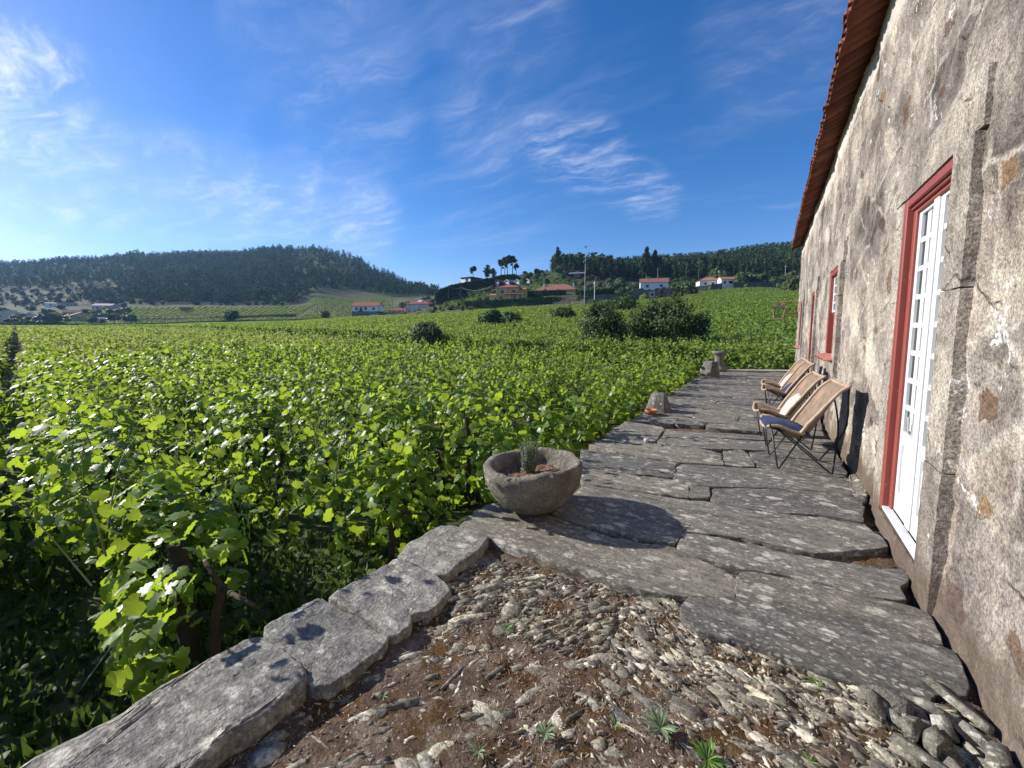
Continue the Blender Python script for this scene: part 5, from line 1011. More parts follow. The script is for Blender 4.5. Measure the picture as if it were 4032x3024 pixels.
# five little gabled cabins
LAB = ['leftmost gabled cabin, dark and half hidden, with a pale blue glass front', 'second gabled cabin from the left, pale frame and glass front above the ochre roof', 'middle gabled cabin of the row of five', 'fourth gabled cabin of the row, just right of the middle one', 'rightmost gabled cabin, the tallest standing, under the grey pavilion']
for i, (x, yb) in enumerate(((764, 545), (905, 541), (1055, 539), (1205, 531), (1356, 523))):
    px, py = cr(1750, 980, 3.687)(x, yb)
    c = fhouse('gabled_cabin', LAB[i], 'cabin', px, py, 236, 3.7, 6.2, 2.5, m_hdark if i == 0 else m_hgrey, 'gable_y', 1.25, m_rbrown if i == 0 else m_hconc, -40, [(.1, .25, 1.9, 1.9)], .25, winmat=m_lwin, trim=m_hwhite, group='row of five gabled cabins')
    if i: 
        b = MB(); b.add([(-1.85, -.3, 2.5), (0, -.3, 3.75), (1.85, -.3, 2.5), (-1.85, -.3, 2.28), (0, -.3, 3.5), (1.85, -.3, 2.28)] + [(-1.85, -.1, 2.5), (0, -.1, 3.75), (1.85, -.1, 2.5), (-1.85, -.1, 2.28), (0, -.1, 3.5), (1.85, -.1, 2.28)], [(0, 3, 4, 1), (1, 4, 5, 2), (6, 7, 10, 9), (7, 8, 11, 10), (0, 1, 7, 6), (1, 2, 8, 7), (3, 9, 10, 4), (4, 10, 11, 5)]); b.box(-1.98, -1.86, -.3, -.1, -1, 2.5); b.box(1.86, 1.98, -.3, -.1, -1, 2.5); b.obj('gable_trim', m_trim, c)
# modern hilltop house
t = fhouse('hilltop_house', 'flat roofed black and white modern house on the skyline', 'house', 1007, 610.5, 266, 8.8, 9.5, 3.1, m_hdark, 'flat', 0, m_hdark, -42, [(.8, 1.0, 2.2, 1.3)], .7); part(t, 'white_front', m_hwhite, (-4.45, -.5, -.12, -.01, -.4, 2.5), (2.1, 3.6, -.12, -.01, -.4, 2.5)); part(t, 'terrace_deck', m_hconc, (-5.4, 4.2, -2.2, -.13, -.7, -.42))
t = fhouse('pavilion', 'open dark pavilion with a pale grey roof and two small chimneys above the cabins', 'pavilion', 1246, 599, 252, 8.5, 6, 2.3, m_hdark, 'gable_x', 1.0, m_rgrey, -10, [(0, .3, 3.0, 1.4)], .9); part(t, 'chimney', m_hwhite, (-.9, -.5, 2.6, 3.0, 3, 4.1)); part(t, 'chimney', m_hwhite, (.4, .8, 2.6, 3.0, 3, 4.1))
# wide low dark roof
base = Zd(1256, 595, 256); t = thing('low_lodge', 'wide low lodge with a dark rust brown curved roof below the pinewood', 'house', base, -away(1256)); b = MB(); n = 16
sec = [(-11.5 + 23 * k / n, .6 + 2.6 * sin(pi * (k / n) ** .8)) for k in range(n + 1)]; b.add([(x, y, z) for y in (-1, 9) for x, z in sec] + [(x, y, z - .3) for y in (-1, 9) for x, z in sec], [(k, k + 1, n + 2 + k, n + 1 + k) for k in range(n)] + [(2 * n + 2 + k, 3 * n + 3 + k, 3 * n + 4 + k, 2 * n + 3 + k) for k in range(n)] + [(k, 2 * n + 2 + k, 2 * n + 3 + k, k + 1) for k in range(n)]); b.obj('roof', m_rbrown, t); part(t, 'wall', m_hdark, (-9, 9, .5, 8, -3, 1.8)); part(t, 'skylight', m_hwhite, (-4.8, -1.9, 2.5, 4.5, 2.4, 3.6))
# house behind the ruin
t = fhouse('white_barn', 'long white house with a faded brown roof behind the stone ruin', 'house', 1413, 624.5, 186, 12, 7, 3.0, m_hwhite, 'gable_x', 2.0, m_rbrown, 4, [(-3, .8, 1.2, 1.2), (3, .8, 1.2, 1.2)], .3)
# ruin
base = Zd(1416, 652, 160); t = thing('stone_ruin', 'roofless dark stone ruin with a framed empty window and ivy on its right end', 'ruin', base, -away(1416)); X = np.linspace(-11, 8.2, 60)
def ruinwall():
    b = MB(); y0, y1 = 0, .7
    topz = lambda x: 5.0 + .35 * sin(x * .7) + .25 * sin(x * 2.3 + 1) - (.5 if x < -8 else 0) + (.2 if x > 3 else 0)
    hol = [(-1.9, -.7, 2.2, 3.6), (-5.9, -5.1, 2.3, 3.3)]; xs = sorted(set(list(np.linspace(-11, 8.2, 50)) + [v for q in hol for v in q[:2]]))
    for a, c in zip(xs[:-1], xs[1:]):
        m_ = (a + c) / 2; hq = [q for q in hol if q[0] <= m_ <= q[1]]
        if hq: b.box(a, c, y0, y1, -2, hq[0][2]); b.box(a, c, y0, y1, hq[0][3], topz(m_))
        else: b.box(a, c, y0, y1, -2, topz(m_) + random.uniform(-.12, .12))
    b.box(-11, -10.3, .72, 8, -2, 4.2); b.box(7.5, 8.2, .72, 8, -2, 4.6); b.box(-10.2, 7.4, 7.3, 8, -2, 4.0); return b.obj('wall', m_ruin, t)
ruinwall(); b = MB(); b.box(-2.2, -1.92, -.08, .3, 2.0, 3.9); b.box(-.68, -.4, -.08, .3, 2.0, 3.9); b.box(-1.9, -.7, -.08, .3, 3.62, 3.9); b.box(-2.2, -.4, -.1, .3, 1.9, 2.18); b.obj('window', m_trim, t)
def shell_pts(n, r, lobes=1, hard=.25):
    v = unit(rng.normal(size=(n, 3))); k = rng.uniform(1 - hard, 1.0, n); return v * k[:, None] * np.array(r), v
def clump(lobes, n, size, T_=T_QUAD, hard=.35, up=.35, noise=.6):
    P_ = []; N_ = []; tot = sum(l[3] * l[4] + l[3] * l[5] + l[4] * l[5] for l in lobes)
    for lx, ly, lz, rx, ry, rz in lobes:
        k = max(8, int(n * (rx * ry + rx * rz + ry * rz) / tot)); p, v = shell_pts(k, (rx, ry, rz), 1, hard); p *= (1 + .22 * fbm(v * 1.7 + lx, 1.4, 3, 5))[:, None]; P_.append(p + (lx, ly, lz)); N_.append(v + (0, 0, up))
    P_ = np.concatenate(P_); N_ = np.concatenate(N_) + rng.normal(size=P_.shape) * noise; return cloud(P_, N_, size * rng.uniform(.6, 1.3, len(P_)), T_)
V, Fc = clump([(8.6, -.3, 2.2, 1.5, 1.4, 3.2), (7.6, .0, 4.0, 1.4, 1.2, 2.0), (9.2, .4, 1.2, 1.4, 1.6, 2.0)], 900, .5); npmesh('ivy', V, Fc, m_hedge, t)
# two white houses with orange roofs
fhouse('white_cottage', 'white hip roofed cottage with a striped orange roof under the pinewood', 'house', 1535, 618.5, 216, 11, 8, 3.0, m_hwhite, 'hip', 2.2, m_rorange, 14, [(1.2, .9, 1.3, 1.1), (-2.5, .9, 1.2, 1.1), (4, .9, 1.2, 1.1)], .5)
fhouse('white_cottage', 'tall white gabled cottage with a bright orange roof, right of the striped one', 'house', 1575, 622, 210, 8.0, 5, 4.4, m_hwhite, 'gable_x', 1.3, m_rorange, 24, [(.8, 2.2, 2.0, 1.3), (-2.2, 2.2, 1.0, 1.2)], .3)
# village on the left
fhouse('farm_building', 'wide cream gabled building at the left edge behind green bushes', 'house', 21, 688, 250, 11.6, 12, 3.2, m_hcream, 'gable_y', 2.3, m_hconc, -6, [(-4, .8, 1.4, 1.0)])
fhouse('farm_building', 'small cream gabled shed right of the wide one at the left edge', 'shed', 67, 692, 248, 7.5, 7, 2.6, m_hcream, 'gable_y', 1.7, m_hconc, -8, [(2, 0, 1.3, 1.4, 'door')])
fhouse('red_house', 'dark red house half behind the orange gabled house', 'house', 156, 686, 280, 8.5, 7, 3.4, m_hred, 'gable_x', 1.6, m_rbrown, -12, [(-2.4, 1.0, 1.1, 1.1)])
t = fhouse('orange_house', 'orange gabled house on a grey plinth with one small dark window', 'house', 179, 695, 256, 10.6, 9, 3.6, m_hyellow, 'gable_y', 2.1, m_hconc, 10, [(-1.7, 1.9, 1.4, .9)], .3); part(t, 'plinth', m_hconc, (-5.34, 5.34, -.06, 9.04, -2.4, .9))
fhouse('white_shed', 'low white lean-to shed beside the orange house', 'shed', 219, 696, 256, 10.5, 5, 2.0, m_hconc, 'gable_x', 1.0, m_hconc, 12, [(-2, 0, 1.2, 1.5, 'door')])
fhouse('lilac_house', 'pale lilac house with a low roof at the foot of the wooded hill', 'house', 220, 669, 335, 13, 9, 3.4, m_hpink, 'gable_x', 1.6, m_hpink, -30, [(-3, .8, 1.3, 1.2), (1.5, .8, 1.3, 1.2)])
fhouse('pink_house', 'pale pink gabled house above the little vineyard', 'house', 259, 669.5, 332, 13, 9, 2.6, m_hpink, 'gable_y', 2.0, m_hpink, 8, [(.5, 1.8, 1.6, .9)])
fhouse('white_house', 'small white house with a pale flat roof up at the hill foot, far left', 'house', 117, 662, 362, 11, 7, 2.6, m_hwhite, 'gable_x', .9, m_hconc, -10, [(-2, .8, 1.2, 1.1)])
fhouse('white_house', 'blue grey plastered house at the hill foot, right of the small white one', 'house', 143, 665, 360, 11, 7, 4.2, m_hconc, 'flat', 0, m_hconc, -14, [(-3, 1.6, 1.2, 1.4), (1, 1.6, 1.2, 1.4), (3.5, 1.6, 1.2, 1.4)], .2)
t = fhouse('vineyard_hut', 'little stone hut with a brown roof standing in the striped vineyard', 'hut', 404, 677, 288, 6.8, 5, 2.8, m_hstone, 'gable_x', 1.4, m_rbrown, 6, [(1.2, .2, 2.0, 1.7)]); part(t, 'yard_wall', m_hconc, (3.82, 15, 1, 1.4, -1.5, 1.8))
# walls
def ribbon(name, label, pts, th=.6, mat=None, cat='wall'):
    """pts: (px, py base, py top, depth)"""
    B = [(Zd(a, b, z), Zd(a, c, z)) for a, b, c, z in pts]; m = MB(); v = []
    for (p, q) in B: d = unit(np.array([p[0], p[1], 0])) * th; v += [(p[0], p[1], p[2] - 1.5), (q[0], q[1], q[2]), (q[0] + d[0], q[1] + d[1], q[2]), (p[0] + d[0], p[1] + d[1], p[2] - 1.5)]
    f = []
    for i in range(len(B) - 1): k = i * 4; f += [(k, k + 4, k + 5, k + 1), (k + 1, k + 5, k + 6, k + 2), (k + 2, k + 6, k + 7, k + 3)]
    f += [(0, 1, 2, 3), tuple(len(B) * 4 - 4 + q for q in (3, 2, 1, 0))]; m.add(v, f); c = B[0][0]
    o = m.obj(name, mat or m_dry_wall); return tag(o, label, cat)
ribbon('stone_wall', 'long low dark stone wall along the far edge of the vineyard, left half', [(-60, 706, 698, 200), (100, 706, 699, 203), (300, 706, 699, 206), (480, 701, 692, 208), (620, 697, 690, 208), (705, 692, 686, 206), (762, 690, 685.5, 203)])
ribbon('stone_wall', 'dark retaining wall of the lane below the white house and villa', [(762, 691, 685, 202), (860, 689, 683, 198), (925, 688, 681, 194), (1000, 679, 671, 186)])
ribbon('stone_wall', 'tall brown retaining wall rising under the ochre house', [(1000, 678, 659, 187), (1050, 672, 652, 181), (1120, 667, 647, 174), (1200, 660, 640, 166), (1255, 657, 637, 160)])
ribbon('stone_wall', 'lower stone wall in front of the tall one, along the lane edge', [(1000, 681, 672, 180), (1100, 674, 664, 170), (1200, 668, 656, 160), (1262, 662, 649, 152), (1330, 658, 645, 148), (1370, 656, 640, 150)])
ribbon('stone_wall', 'pale stone wall of the drive right of the mast', [(1262, 652, 641, 164), (1300, 649, 636, 162), (1372, 644, 632, 162)], .6, m_ruin)
ribbon('stone_wall', 'short stone garden wall below the hip roofed white cottage', [(1507, 630, 618, 192), (1530, 630, 616, 190), (1560, 627, 611, 190)])
ribbon('stone_wall', 'long dark stone wall right of the gabled white cottage', [(1585, 625, 609, 188), (1640, 623, 609, 190), (1720, 621, 606, 192), (1760, 620, 606, 194)])
ribbon('stone_wall', 'low stone wall edging the striped little vineyard', [(275, 692, 688, 250), (330, 693, 688, 246), (440, 690, 685, 246), (560, 686, 681, 250), (640, 683, 678, 252)])
# little striped vineyard under the wooded hill
dat = []
for k in range(30):
    pxa = 255 + k * 13.5; lo = Dh(pxa - 10, 690, (262 if pxa < 460 else 258) * secpx(pxa)); hi = Dh(pxa + 32, 690, 322 * secpx(pxa + 32)); r_ = row_leaves(lo[:2], hi[:2], .8, .55, .7, .5, 2, .6, False)
    dat.append(r_)
for (pa, pb, d0) in ((660, 850, 225), (650, 860, 240), (655, 860, 255), (670, 850, 272), (680, 840, 290), (690, 820, 310), (672, 845, 325), (668, 845, 340), (668, 840, 355), (672, 835, 370), (680, 830, 386), (690, 815, 402), (120, 700, 222), (90, 700, 232), (300, 700, 240)):
    lo = Dh(pa, 690, d0 * secpx(pa)); hi = Dh(pb, 690, d0 * .98 * secpx(pb)); dat.append(row_leaves(lo[:2], hi[:2], .8, .8, .7, .5, 2, .6, False))
stuff(leafmesh('vineyard', tuple(np.concatenate([d[i] for d in dat]) for i in range(3)), None, [m_vine_b] * 3), 'small far vineyards in pale green stripes below the wooded hill', 'vineyard')
# ---- hedges
def hedge(label, pts, th=2.0, n=2500, size=.7, name='hedge'):
    """pts: (px, py base, py top, depth)"""
    B = [(Zd(a, b, z), Zd(a, c, z)) for a, b, c, z in pts]; P_ = []; N_ = []
    Ls = [np.linalg.norm(B[i + 1][0] - B[i][0]) for i in range(len(B) - 1)]; tot = sum(Ls)
    for i, L in enumerate(Ls):
        k = int(n * L / tot); u = rng.uniform(0, 1, k); p = B[i][0] + (B[i + 1][0] - B[i][0]) * u[:, None]; q = B[i][1] + (B[i + 1][1] - B[i][1]) * u[:, None]
        d = unit(np.c_[p[:, :2], 0 * u]); f = rng.uniform(0, 1, k); top = f > .72; v = np.where(top, 1, rng.uniform(-.25, 1, k) ** 1.0); o = np.where(top, rng.uniform(0, th, k), rng.uniform(-.25, .2, k))
        P_.append(p + (q - p) * v[:, None] + d * o[:, None] + rng.normal(0, .12, (k, 3))); N_.append(np.where(top[:, None], (0, 0, 1), -d) + rng.normal(size=(k, 3)) * .5)
    m = MB(); v = []
    for p, q in B: d = unit(np.array([p[0], p[1], 0])); a = p - (0, 0, 2); c = p + (q - p) * .94; v += [tuple(a + d * .15), tuple(c + d * .15), tuple(c + d * th), tuple(a + d * th)]
    f = []
    for i in range(len(B) - 1): k = i * 4; f += [(k, k + 4, k + 5, k + 1), (k + 1, k + 5, k + 6, k + 2), (k + 2, k + 6, k + 7, k + 3)]
    f += [(0, 1, 2, 3), tuple(len(B) * 4 - 4 + q for q in (3, 2, 1, 0))]
    cl = cloud(np.concatenate(P_), np.concatenate(N_), size * rng.uniform(.6, 1.3, sum(len(x) for x in P_)), T_QUAD); q = np.array([x for y in f for x in ((y[0], y[1], y[2]), (y[0], y[2], y[3]))])
    V, Fc = joinc((np.array(v), q), cl); return tag(npmesh(name, V, Fc, m_hedge), label, 'hedge')
hedge('great dark clipped hedge climbing the slope to the skyline house', [(940, 646, 634, 216), (952, 645, 624, 217), (975, 640, 616, 222), (1015, 632, 608, 230), (1060, 624, 600, 238), (1085, 618, 594, 244), (1112, 612, 592, 250), (1122, 610, 598, 252)], 5, 5200, .75)
hedge('dark hedge between the ochre house and the long low house', [(1137, 644, 629, 193), (1180, 644, 628, 191), (1222, 642, 628, 188)], 2.5, 1700, .55)
hedge('trimmed low hedge along the top of the tall brown wall', [(1000, 660, 651, 184), (1060, 656, 648, 179), (1130, 650, 645, 172), (1222, 645, 640, 164)], 1.6, 1900, .5)
hedge('square dark hedge behind the white lamp post', [(1243, 644, 629, 173), (1290, 641, 625, 171), (1328, 640, 622, 170)], 2.2, 1700, .5)
hedge('thin bank of brush at the far left field edge', [(-40, 703, 695, 208), (80, 703, 696, 210), (140, 704, 697, 212)], 2, 900, .6)
# ---- shrubs and trees
def bush(name, label, loc, lobes, n, size, mat, T_=T_QUAD, trunk=.3, cat='bush', group=None, hard=.4, n2=None):
    t = thing(name, label, cat, loc, random.uniform(0, 6), group); t.rotation_euler = (0, 0, 0); V, Fc = clump(lobes, n, size, T_, hard)
    if n2:                                          # leafy shoots standing out of the outline
        cl = [(V, Fc)]
        for _ in range(n2 * 6):
            l = random.choice(lobes); v = unit(rng.normal(size=3) + (0, 0, .9)); b = np.array(l[:3]) + v * np.array(l[3:]) * .95; ln = random.uniform(.15, .5); d = unit(v * .6 + (0, 0, .7) + rng.normal(size=3) * .2); u = np.linspace(.1, 1, 12)
            cl.append(cloud(b + d * (ln * u)[:, None] + rng.normal(0, .025, (12, 3)), rng.normal(size=(12, 3)) + d * .3, size * .85, T_LANCE if size > .5 else (T_QUAD[0] * (.7, 1, 1), T_QUAD[1]), np.tile(d, (12, 1)) + rng.normal(size=(12, 3)) * .4))
        V, Fc = joinc(*cl)
    npmesh('crown', V, Fc, mat, t); m = MB(); h_ = max(l[2] for l in lobes)
    m.tube([(0, 0, -.5), (.1, 0, h_ * .5), (0, .1, h_)], [.12 * trunk / .3, .09 * trunk / .3, .04], 6)
    for l in lobes[:5]: m.tube([(0, 0, .3), (l[0] * .4, l[1] * .4, l[2] * .6), (l[0], l[1], l[2] + l[5] * .5)], [.07, .05, .02], 5)
    m.obj('trunk', m_bark, t); return t
def up_leaves(lobes, n): return lobes
def rl(k, sx, sy, sz, r0, r1, zmin=.3): return [(random.uniform(-sx, sx), random.uniform(-sy, sy), random.uniform(zmin, sz), *(lambda r: (r, r, r * random.uniform(.8, 1.1)))(random.uniform(r0, r1))) for _ in range(k)]
p = Zd(1296, 760, 26.5); bush('evergreen_shrub', 'tall dark evergreen shrub, left one of the big pair beyond the vines', (p[0], p[1], T(*p[:2])[0]), [(0, 0, 1.9, 1.2, 1.2, 1.4), (-.8, .2, 2.3, .75, .8, .95), (.65, -.2, 2.6, .75, .8, .85), (.3, 0, 1.0, 1.3, 1.2, .9), (-.8, -.2, 1.0, .8, .8, .9), (-.1, .3, 3.0, .6, .6, .7), (1.15, -.1, 1.7, .75, .7, .9), (1.0, 0, .9, .8, .8, .8), (-.4, -.3, 3.2, .35, .4, .45)], 13500, .13, m_shrub, T_QUAD, .4, 'shrub', None, .62, 26)
p = Zd(1432, 760, 26.5); bush('evergreen_shrub', 'broad dark evergreen shrub with pale new shoots, right one of the big pair', (p[0], p[1], T(*p[:2])[0]), [(0, 0, 1.8, 1.5, 1.5, 1.5), (-1.3, 0, 2.4, .95, 1.0, 1.1), (.9, -.1, 2.5, 1.1, 1.1, 1.2), (1.8, .1, 1.6, .9, .9, 1.0), (.0, .2, 3.05, 1.0, 1.0, .8), (-1.1, -.3, 1.0, 1.1, 1.0, .9), (1.2, -.4, .9, 1.2, 1.0, .9), (-1.95, 0, 1.5, .75, .8, 1.1), (-.7, .0, 3.3, .4, .4, .4), (.7, .1, 3.45, .4, .4, .45), (2.3, 0, 2.3, .4, .4, .5)], 19500, .13, m_shrub, T_QUAD, .4, 'shrub', None, .62, 44)
p = Zd(921, 760, 30); bush('round_bush', 'round dark bush standing by the bare dirt patch', (p[0], p[1], T(*p[:2])[0]), [(0, 0, 1.45, 1.25, 1.2, 1.05), (-.3, .1, 1.9, .8, .8, .65), (.6, 0, 1.4, .8, .8, .8), (-.5, 0, .9, .8, .8, .6)], 5600, .15, m_shrub, T_QUAD, .3, 'bush', None, .4)
p = Zd(1058, 715, 50); bush('round_bush', 'mid green bush rising from the second vineyard block, left of its pair', (p[0], p[1], T(*p[:2])[0]), [(0, 0, 1.6, 1.6, 1.5, 1.4), (.5, 0, 2.3, 1.0, 1.0, .8)], 2600, .25, m_green, T_QUAD, .3)
p = Zd(1105, 712, 53); bush('round_bush', 'mid green bush rising from the second vineyard block, right of its pair', (p[0], p[1], T(*p[:2])[0]), [(0, 0, 1.3, 1.5, 1.5, 1.2), (-.5, 0, 1.9, .9, 1.0, .8)], 2300, .25, m_green, T_QUAD, .3)
p = Zd(1212, 712, 60); bush('round_bush', 'olive green bush in the vines left of the big shrub pair', (p[0], p[1], T(*p[:2])[0]), [(0, 0, 1.6, 2.0, 1.5, 1.4), (1.1, 0, 1.5, 1.2, 1.2, 1.2)], 2300, .28, m_green, T_QUAD, .3)
p = Zd(1330, 690, 75); bush('round_bush', 'feathery bush behind the big shrub pair, left of the ruin', (p[0], p[1], T(*p[:2])[0]), [(0, 0, 2.0, 3.6, 2, 1.8), (-2, 0, 1.5, 2, 2, 1.5), (2, 0, 2.5, 2, 2, 1.6)], 2600, .35, m_green, T_QUAD, .3)
p = Zd(1390, 652, 150); bush('yellow_shrub', 'yellow flowering shrub in front of the ruin', (p[0], p[1], p[2] - .2), [(0, 0, 1.6, 1.5, 1.4, 1.7), (.8, 0, 1.2, 1.0, 1, 1.2)], 700, .35, m_vine_far, T_QUAD, .3)
p = Zd(500, 698, 213); bush('round_tree', 'lone round dark tree at the far edge of the vineyard on the left', (p[0], p[1], p[2]), [(0, 0, 4.0, 4.2, 3.6, 3.0), (-2.2, 0, 3.8, 2.6, 2.5, 2.4), (2.2, 0, 4.4, 2.6, 2.5, 2.4)], 1900, .75, m_green, T_QUAD, .8, 'tree')
p = Zd(702, 688, 213); bush('round_tree', 'small green tree by the wall left of the white house', (p[0], p[1], p[2]), [(0, 0, 2.2, 2.9, 2.6, 2.0)], 700, .6, m_green, T_QUAD, .5, 'tree')
# cypress and topiary
for px, py, Z, w, h, lab in ((1346, 647, 148, .8, 6.5, 'slim dark cypress left of the ruin'), (1427, 648, 148, .8, 4.2, 'short dark cypress in front of the ruin'), (1111, 672, 170, .9, 2.8, 'small rounded topiary on the low lane wall under the ochre house'), (1249, 656, 158, .9, 3.2, 'small cone shaped topiary left of the mast'), (999, 672, 180, .8, 2.6, 'small topiary at the left end of the tall brown wall'), (1534, 628, 188, .7, 2.2, 'yellow green topiary below the hip roofed white cottage'), (1611, 623, 187, .7, 2.0, 'yellow green topiary by the long dark wall'), (1680, 621, 189, .7, 2.0, 'yellow green topiary further right by the long dark wall')):
    p = Zd(px, py, Z); bush('cypress' if 'cypress' in lab else 'topiary', lab, p, [(0, 0, h * .5, w, w, h * .52)], 420, .32, m_hedge if 'cypress' in lab else (m_vine_far if 'yellow' in lab else m_green), T_QUAD, .3, 'tree', None, .25)
# olive shrubs scattered on the terraced slope: a few kinds, copied
def proto_shrub(mat, lobes, n, size, name, cat, label, group):
    return bush(name, label, (0, 0, -500), lobes, n, size, mat, T_QUAD, .35, cat, group)
kinds = [proto_shrub(m_olive, [(0, 0, 1.5, 1.7, 1.6, 1.3), (.9, .2, 1.8, 1.0, 1.0, .9)], 420, .55, 'olive_tree', 'tree', 'grey green olive tree on the terraced slope among the hill houses', 'olive trees on the terraced slope'),
         proto_shrub(m_green, [(0, 0, 1.2, 1.8, 1.7, 1.2), (-.8, .2, 1.4, 1.1, 1.0, .9)], 420, .55, 'slope_bush', 'bush', 'green bush on the terraced slope among the hill houses', 'green bushes on the terraced slope'),
         proto_shrub(m_shrub, [(0, 0, 1.8, 1.9, 1.8, 1.7), (.7, 0, 2.6, 1.2, 1.2, 1.0)], 480, .6, 'dark_bush', 'bush', 'dark round bush on the terraced slope among the hill houses', 'dark bushes on the terraced slope')]
used = [False] * 3
def scatter(k, px, d, s=1.0):
    p = at(px, d); o = kinds[k] if not used[k] else dup(kinds[k], p); used[k] = True; o.location = p - (0, 0, .15); o.rotation_euler = (0, 0, random.uniform(0, 6.28)); o.scale = (s, s, s * random.uniform(.85, 1.15))
for px, d in ((885, 236), (893, 245), (905, 250), (915, 246), (925, 240), (935, 236), (868, 262), (880, 256), (900, 262), (915, 262), (925, 256), (870, 244), (945, 226), (960, 224), (975, 226), (990, 228), (1015, 224), (1030, 222), (1045, 222), (1055, 224), (1066, 220), (1020, 218), (1036, 216)): scatter(0, px, d, random.uniform(.75, 1.15))
for px, d in ((940, 208), (952, 204), (965, 204), (978, 200), (992, 198), (1005, 196), (1020, 200), (1035, 200), (1050, 198), (870, 236), (935, 198), (972, 196), (1150, 222), (1165, 225), (1180, 222), (1195, 226), (1225, 224), (1240, 222)): scatter(random.choice((1, 2)), px, d, random.uniform(.6, .95))
for _ in range(46):
    px = random.uniform(1130, 1345); d = random.uniform(232, 275) if px < 1240 else random.uniform(200, 262); scatter(random.choice((0, 1, 1, 2)), px, d, random.uniform(.6, 1.2))
for _ in range(16): scatter(random.choice((0, 1)), random.uniform(1300, 1385), random.uniform(180, 235), random.uniform(.8, 1.3))
for _ in range(26): scatter(random.choice((1, 2, 2)), random.uniform(1590, 1740), random.uniform(205, 250), random.uniform(1.2, 2.0))
for px, d, s in ((1480, 178, 1.7), (1468, 182, 1.5), (1455, 186, 1.5), (1492, 176, 1.4), (1560, 236, 2.2), (1545, 240, 2.4), (1600, 214, 2.2), (1612, 216, 1.8), (1700, 150, 1.6), (1712, 146, 1.7), (1690, 154, 1.2)): scatter(2 if s > 1.45 else 1, px, d, s)
for px, d, s in ((20, 215, 1.3), (35, 218, 1.5), (50, 214, 1.4), (95, 240, 1.6), (110, 244, 1.8), (122, 250, 1.7), (80, 250, 1.5), (100, 265, 1.6), (130, 262, 1.5), (145, 242, 1.2), (70, 226, 1.2), (205, 270, 1.3), (240, 300, 1.5), (212, 310, 1.5), (8, 216, 1.4), (60, 236, 1.5), (192, 300, 1.3)): scatter(random.choice((0, 1, 2)), px, d, s)
for _ in range(46): scatter(random.choice((0, 0, 1)), random.uniform(-10, 300), random.uniform(214, 345), random.uniform(1.0, 2.0))
for _ in range(20): scatter(random.choice((0, 1)), random.uniform(20, 170), random.uniform(225, 300), random.uniform(1.3, 2.3))
# pines with visible trunks
def pine(kind):
    t = thing('pine_tree', '', 'tree', (0, 0, -500)); m = MB(); h = 12.5
    if kind == 'umbrella': lob = [(0, 0, 10.6, 2.6, 2.6, 1.6), (-1.6, .3, 9.2, 1.7, 1.7, 1.2), (1.7, -.2, 9.6, 1.8, 1.8, 1.3), (.4, 1.0, 11.6, 1.6, 1.6, 1.1), (-1.0, -.8, 7.4, 1.1, 1.1, .7)]; n = 620
    elif kind == 'wide': lob = [(0, 0, 9.0, 2.4, 2.4, 2.3), (-1.4, 0, 7.2, 2.0, 2.0, 1.6), (1.3, .5, 7.6, 2.0, 2.0, 1.7), (.1, 0, 11.2, 1.4, 1.4, 1.5), (.4, -1, 5.6, 2.1, 2.1, 1.4), (-.5, .4, 4.2, 1.8, 1.8, 1.2)]; n = 820
    else: lob = [(0, 0, 12.0, .9, .9, 1.3), (.3, 0, 10.2, 1.5, 1.5, 1.4), (-.4, .2, 8.4, 1.9, 1.9, 1.4), (.5, -.2, 6.6, 2.2, 2.2, 1.3), (-.2, .1, 5.2, 2.0, 2.0, 1.1)]; n = 720
    V, Fc = clump(lob, n, .75, T_QUAD, .55, .3, .7); npmesh('crown', V, Fc, m_pine, t); m.tube(bez([(0, 0, -1), (.15, .05, 4), (-.1, 0, 8), (0, 0, 11)], 3), np.linspace(.32, .10, 10), 6)
    for l in lob[1:]: m.tube([(0, 0, l[2] - 1.6), (l[0], l[1], l[2])], [.09, .04], 4)
    m.obj('trunk', m_bark, t); return t
PK = {k: pine(k) for k in ('umbrella', 'wide', 'tall')}; pu = {k: False for k in PK}
def plant(kind, px, d, s, label, group=None):
    p = at(px, d); o = PK[kind] if not pu[kind] else dup(PK[kind], p); pu[kind] = True; o.location = p - (0, 0, .3); o.rotation_euler = (0, 0, random.uniform(0, 6.28)); o.scale = (s[0], s[0], s[1]) if hasattr(s, '__len__') else (s,) * 3; o['label'] = label
    if group: o['group'] = group
    elif 'group' in o: del o['group']
plant('umbrella', 1023, 268, (.82, .86), 'lone umbrella pine on the skyline above the modern hilltop house')
plant('wide', 1054, 266, (1.0, .82), 'bushy dark pine on the skyline between the lone pine and the tall clump'); plant('wide', 1066, 268, (.8, .62), 'smaller bushy pine leaning against the taller bushy one')
for px, s, lab in ((1083, (.85, 1.0), 'leftmost pine of the tall skyline clump'), (1096, (1.0, 1.18), 'tallest pine of the tall skyline clump'), (1107, (.95, 1.12), 'pine right of the tallest in the skyline clump'), (1091, (.8, 1.08), 'slender pine squeezed in the middle of the skyline clump'), (1115, (.6, .75), 'low pine at the right foot of the skyline clump')): plant('umbrella', px, 262 + (px % 5), s, lab, 'tall pine clump on the skyline')
plant('tall', 847, 640, (.9, .95), 'tiny lone tree standing out on the right shoulder of the wooded hill')
for i in range(42):
    px = 1205 + i * 12.6 + random.uniform(-4, 4); d = 262 + random.uniform(-6, 16) - (px > 1380) * 10; s = random.uniform(.85, 1.2) * (1.0 if px < 1560 else .8)
    if 1210 < px < 1240: s *= .9
    if 1370 < px < 1420: s *= 1.3
    plant(random.choice(('tall', 'wide', 'tall')), px, d, (s, s * random.uniform(.92, 1.1)), 'dark pine with bare trunk along the front of the right hand pinewood', 'front pines of the right hand wood')
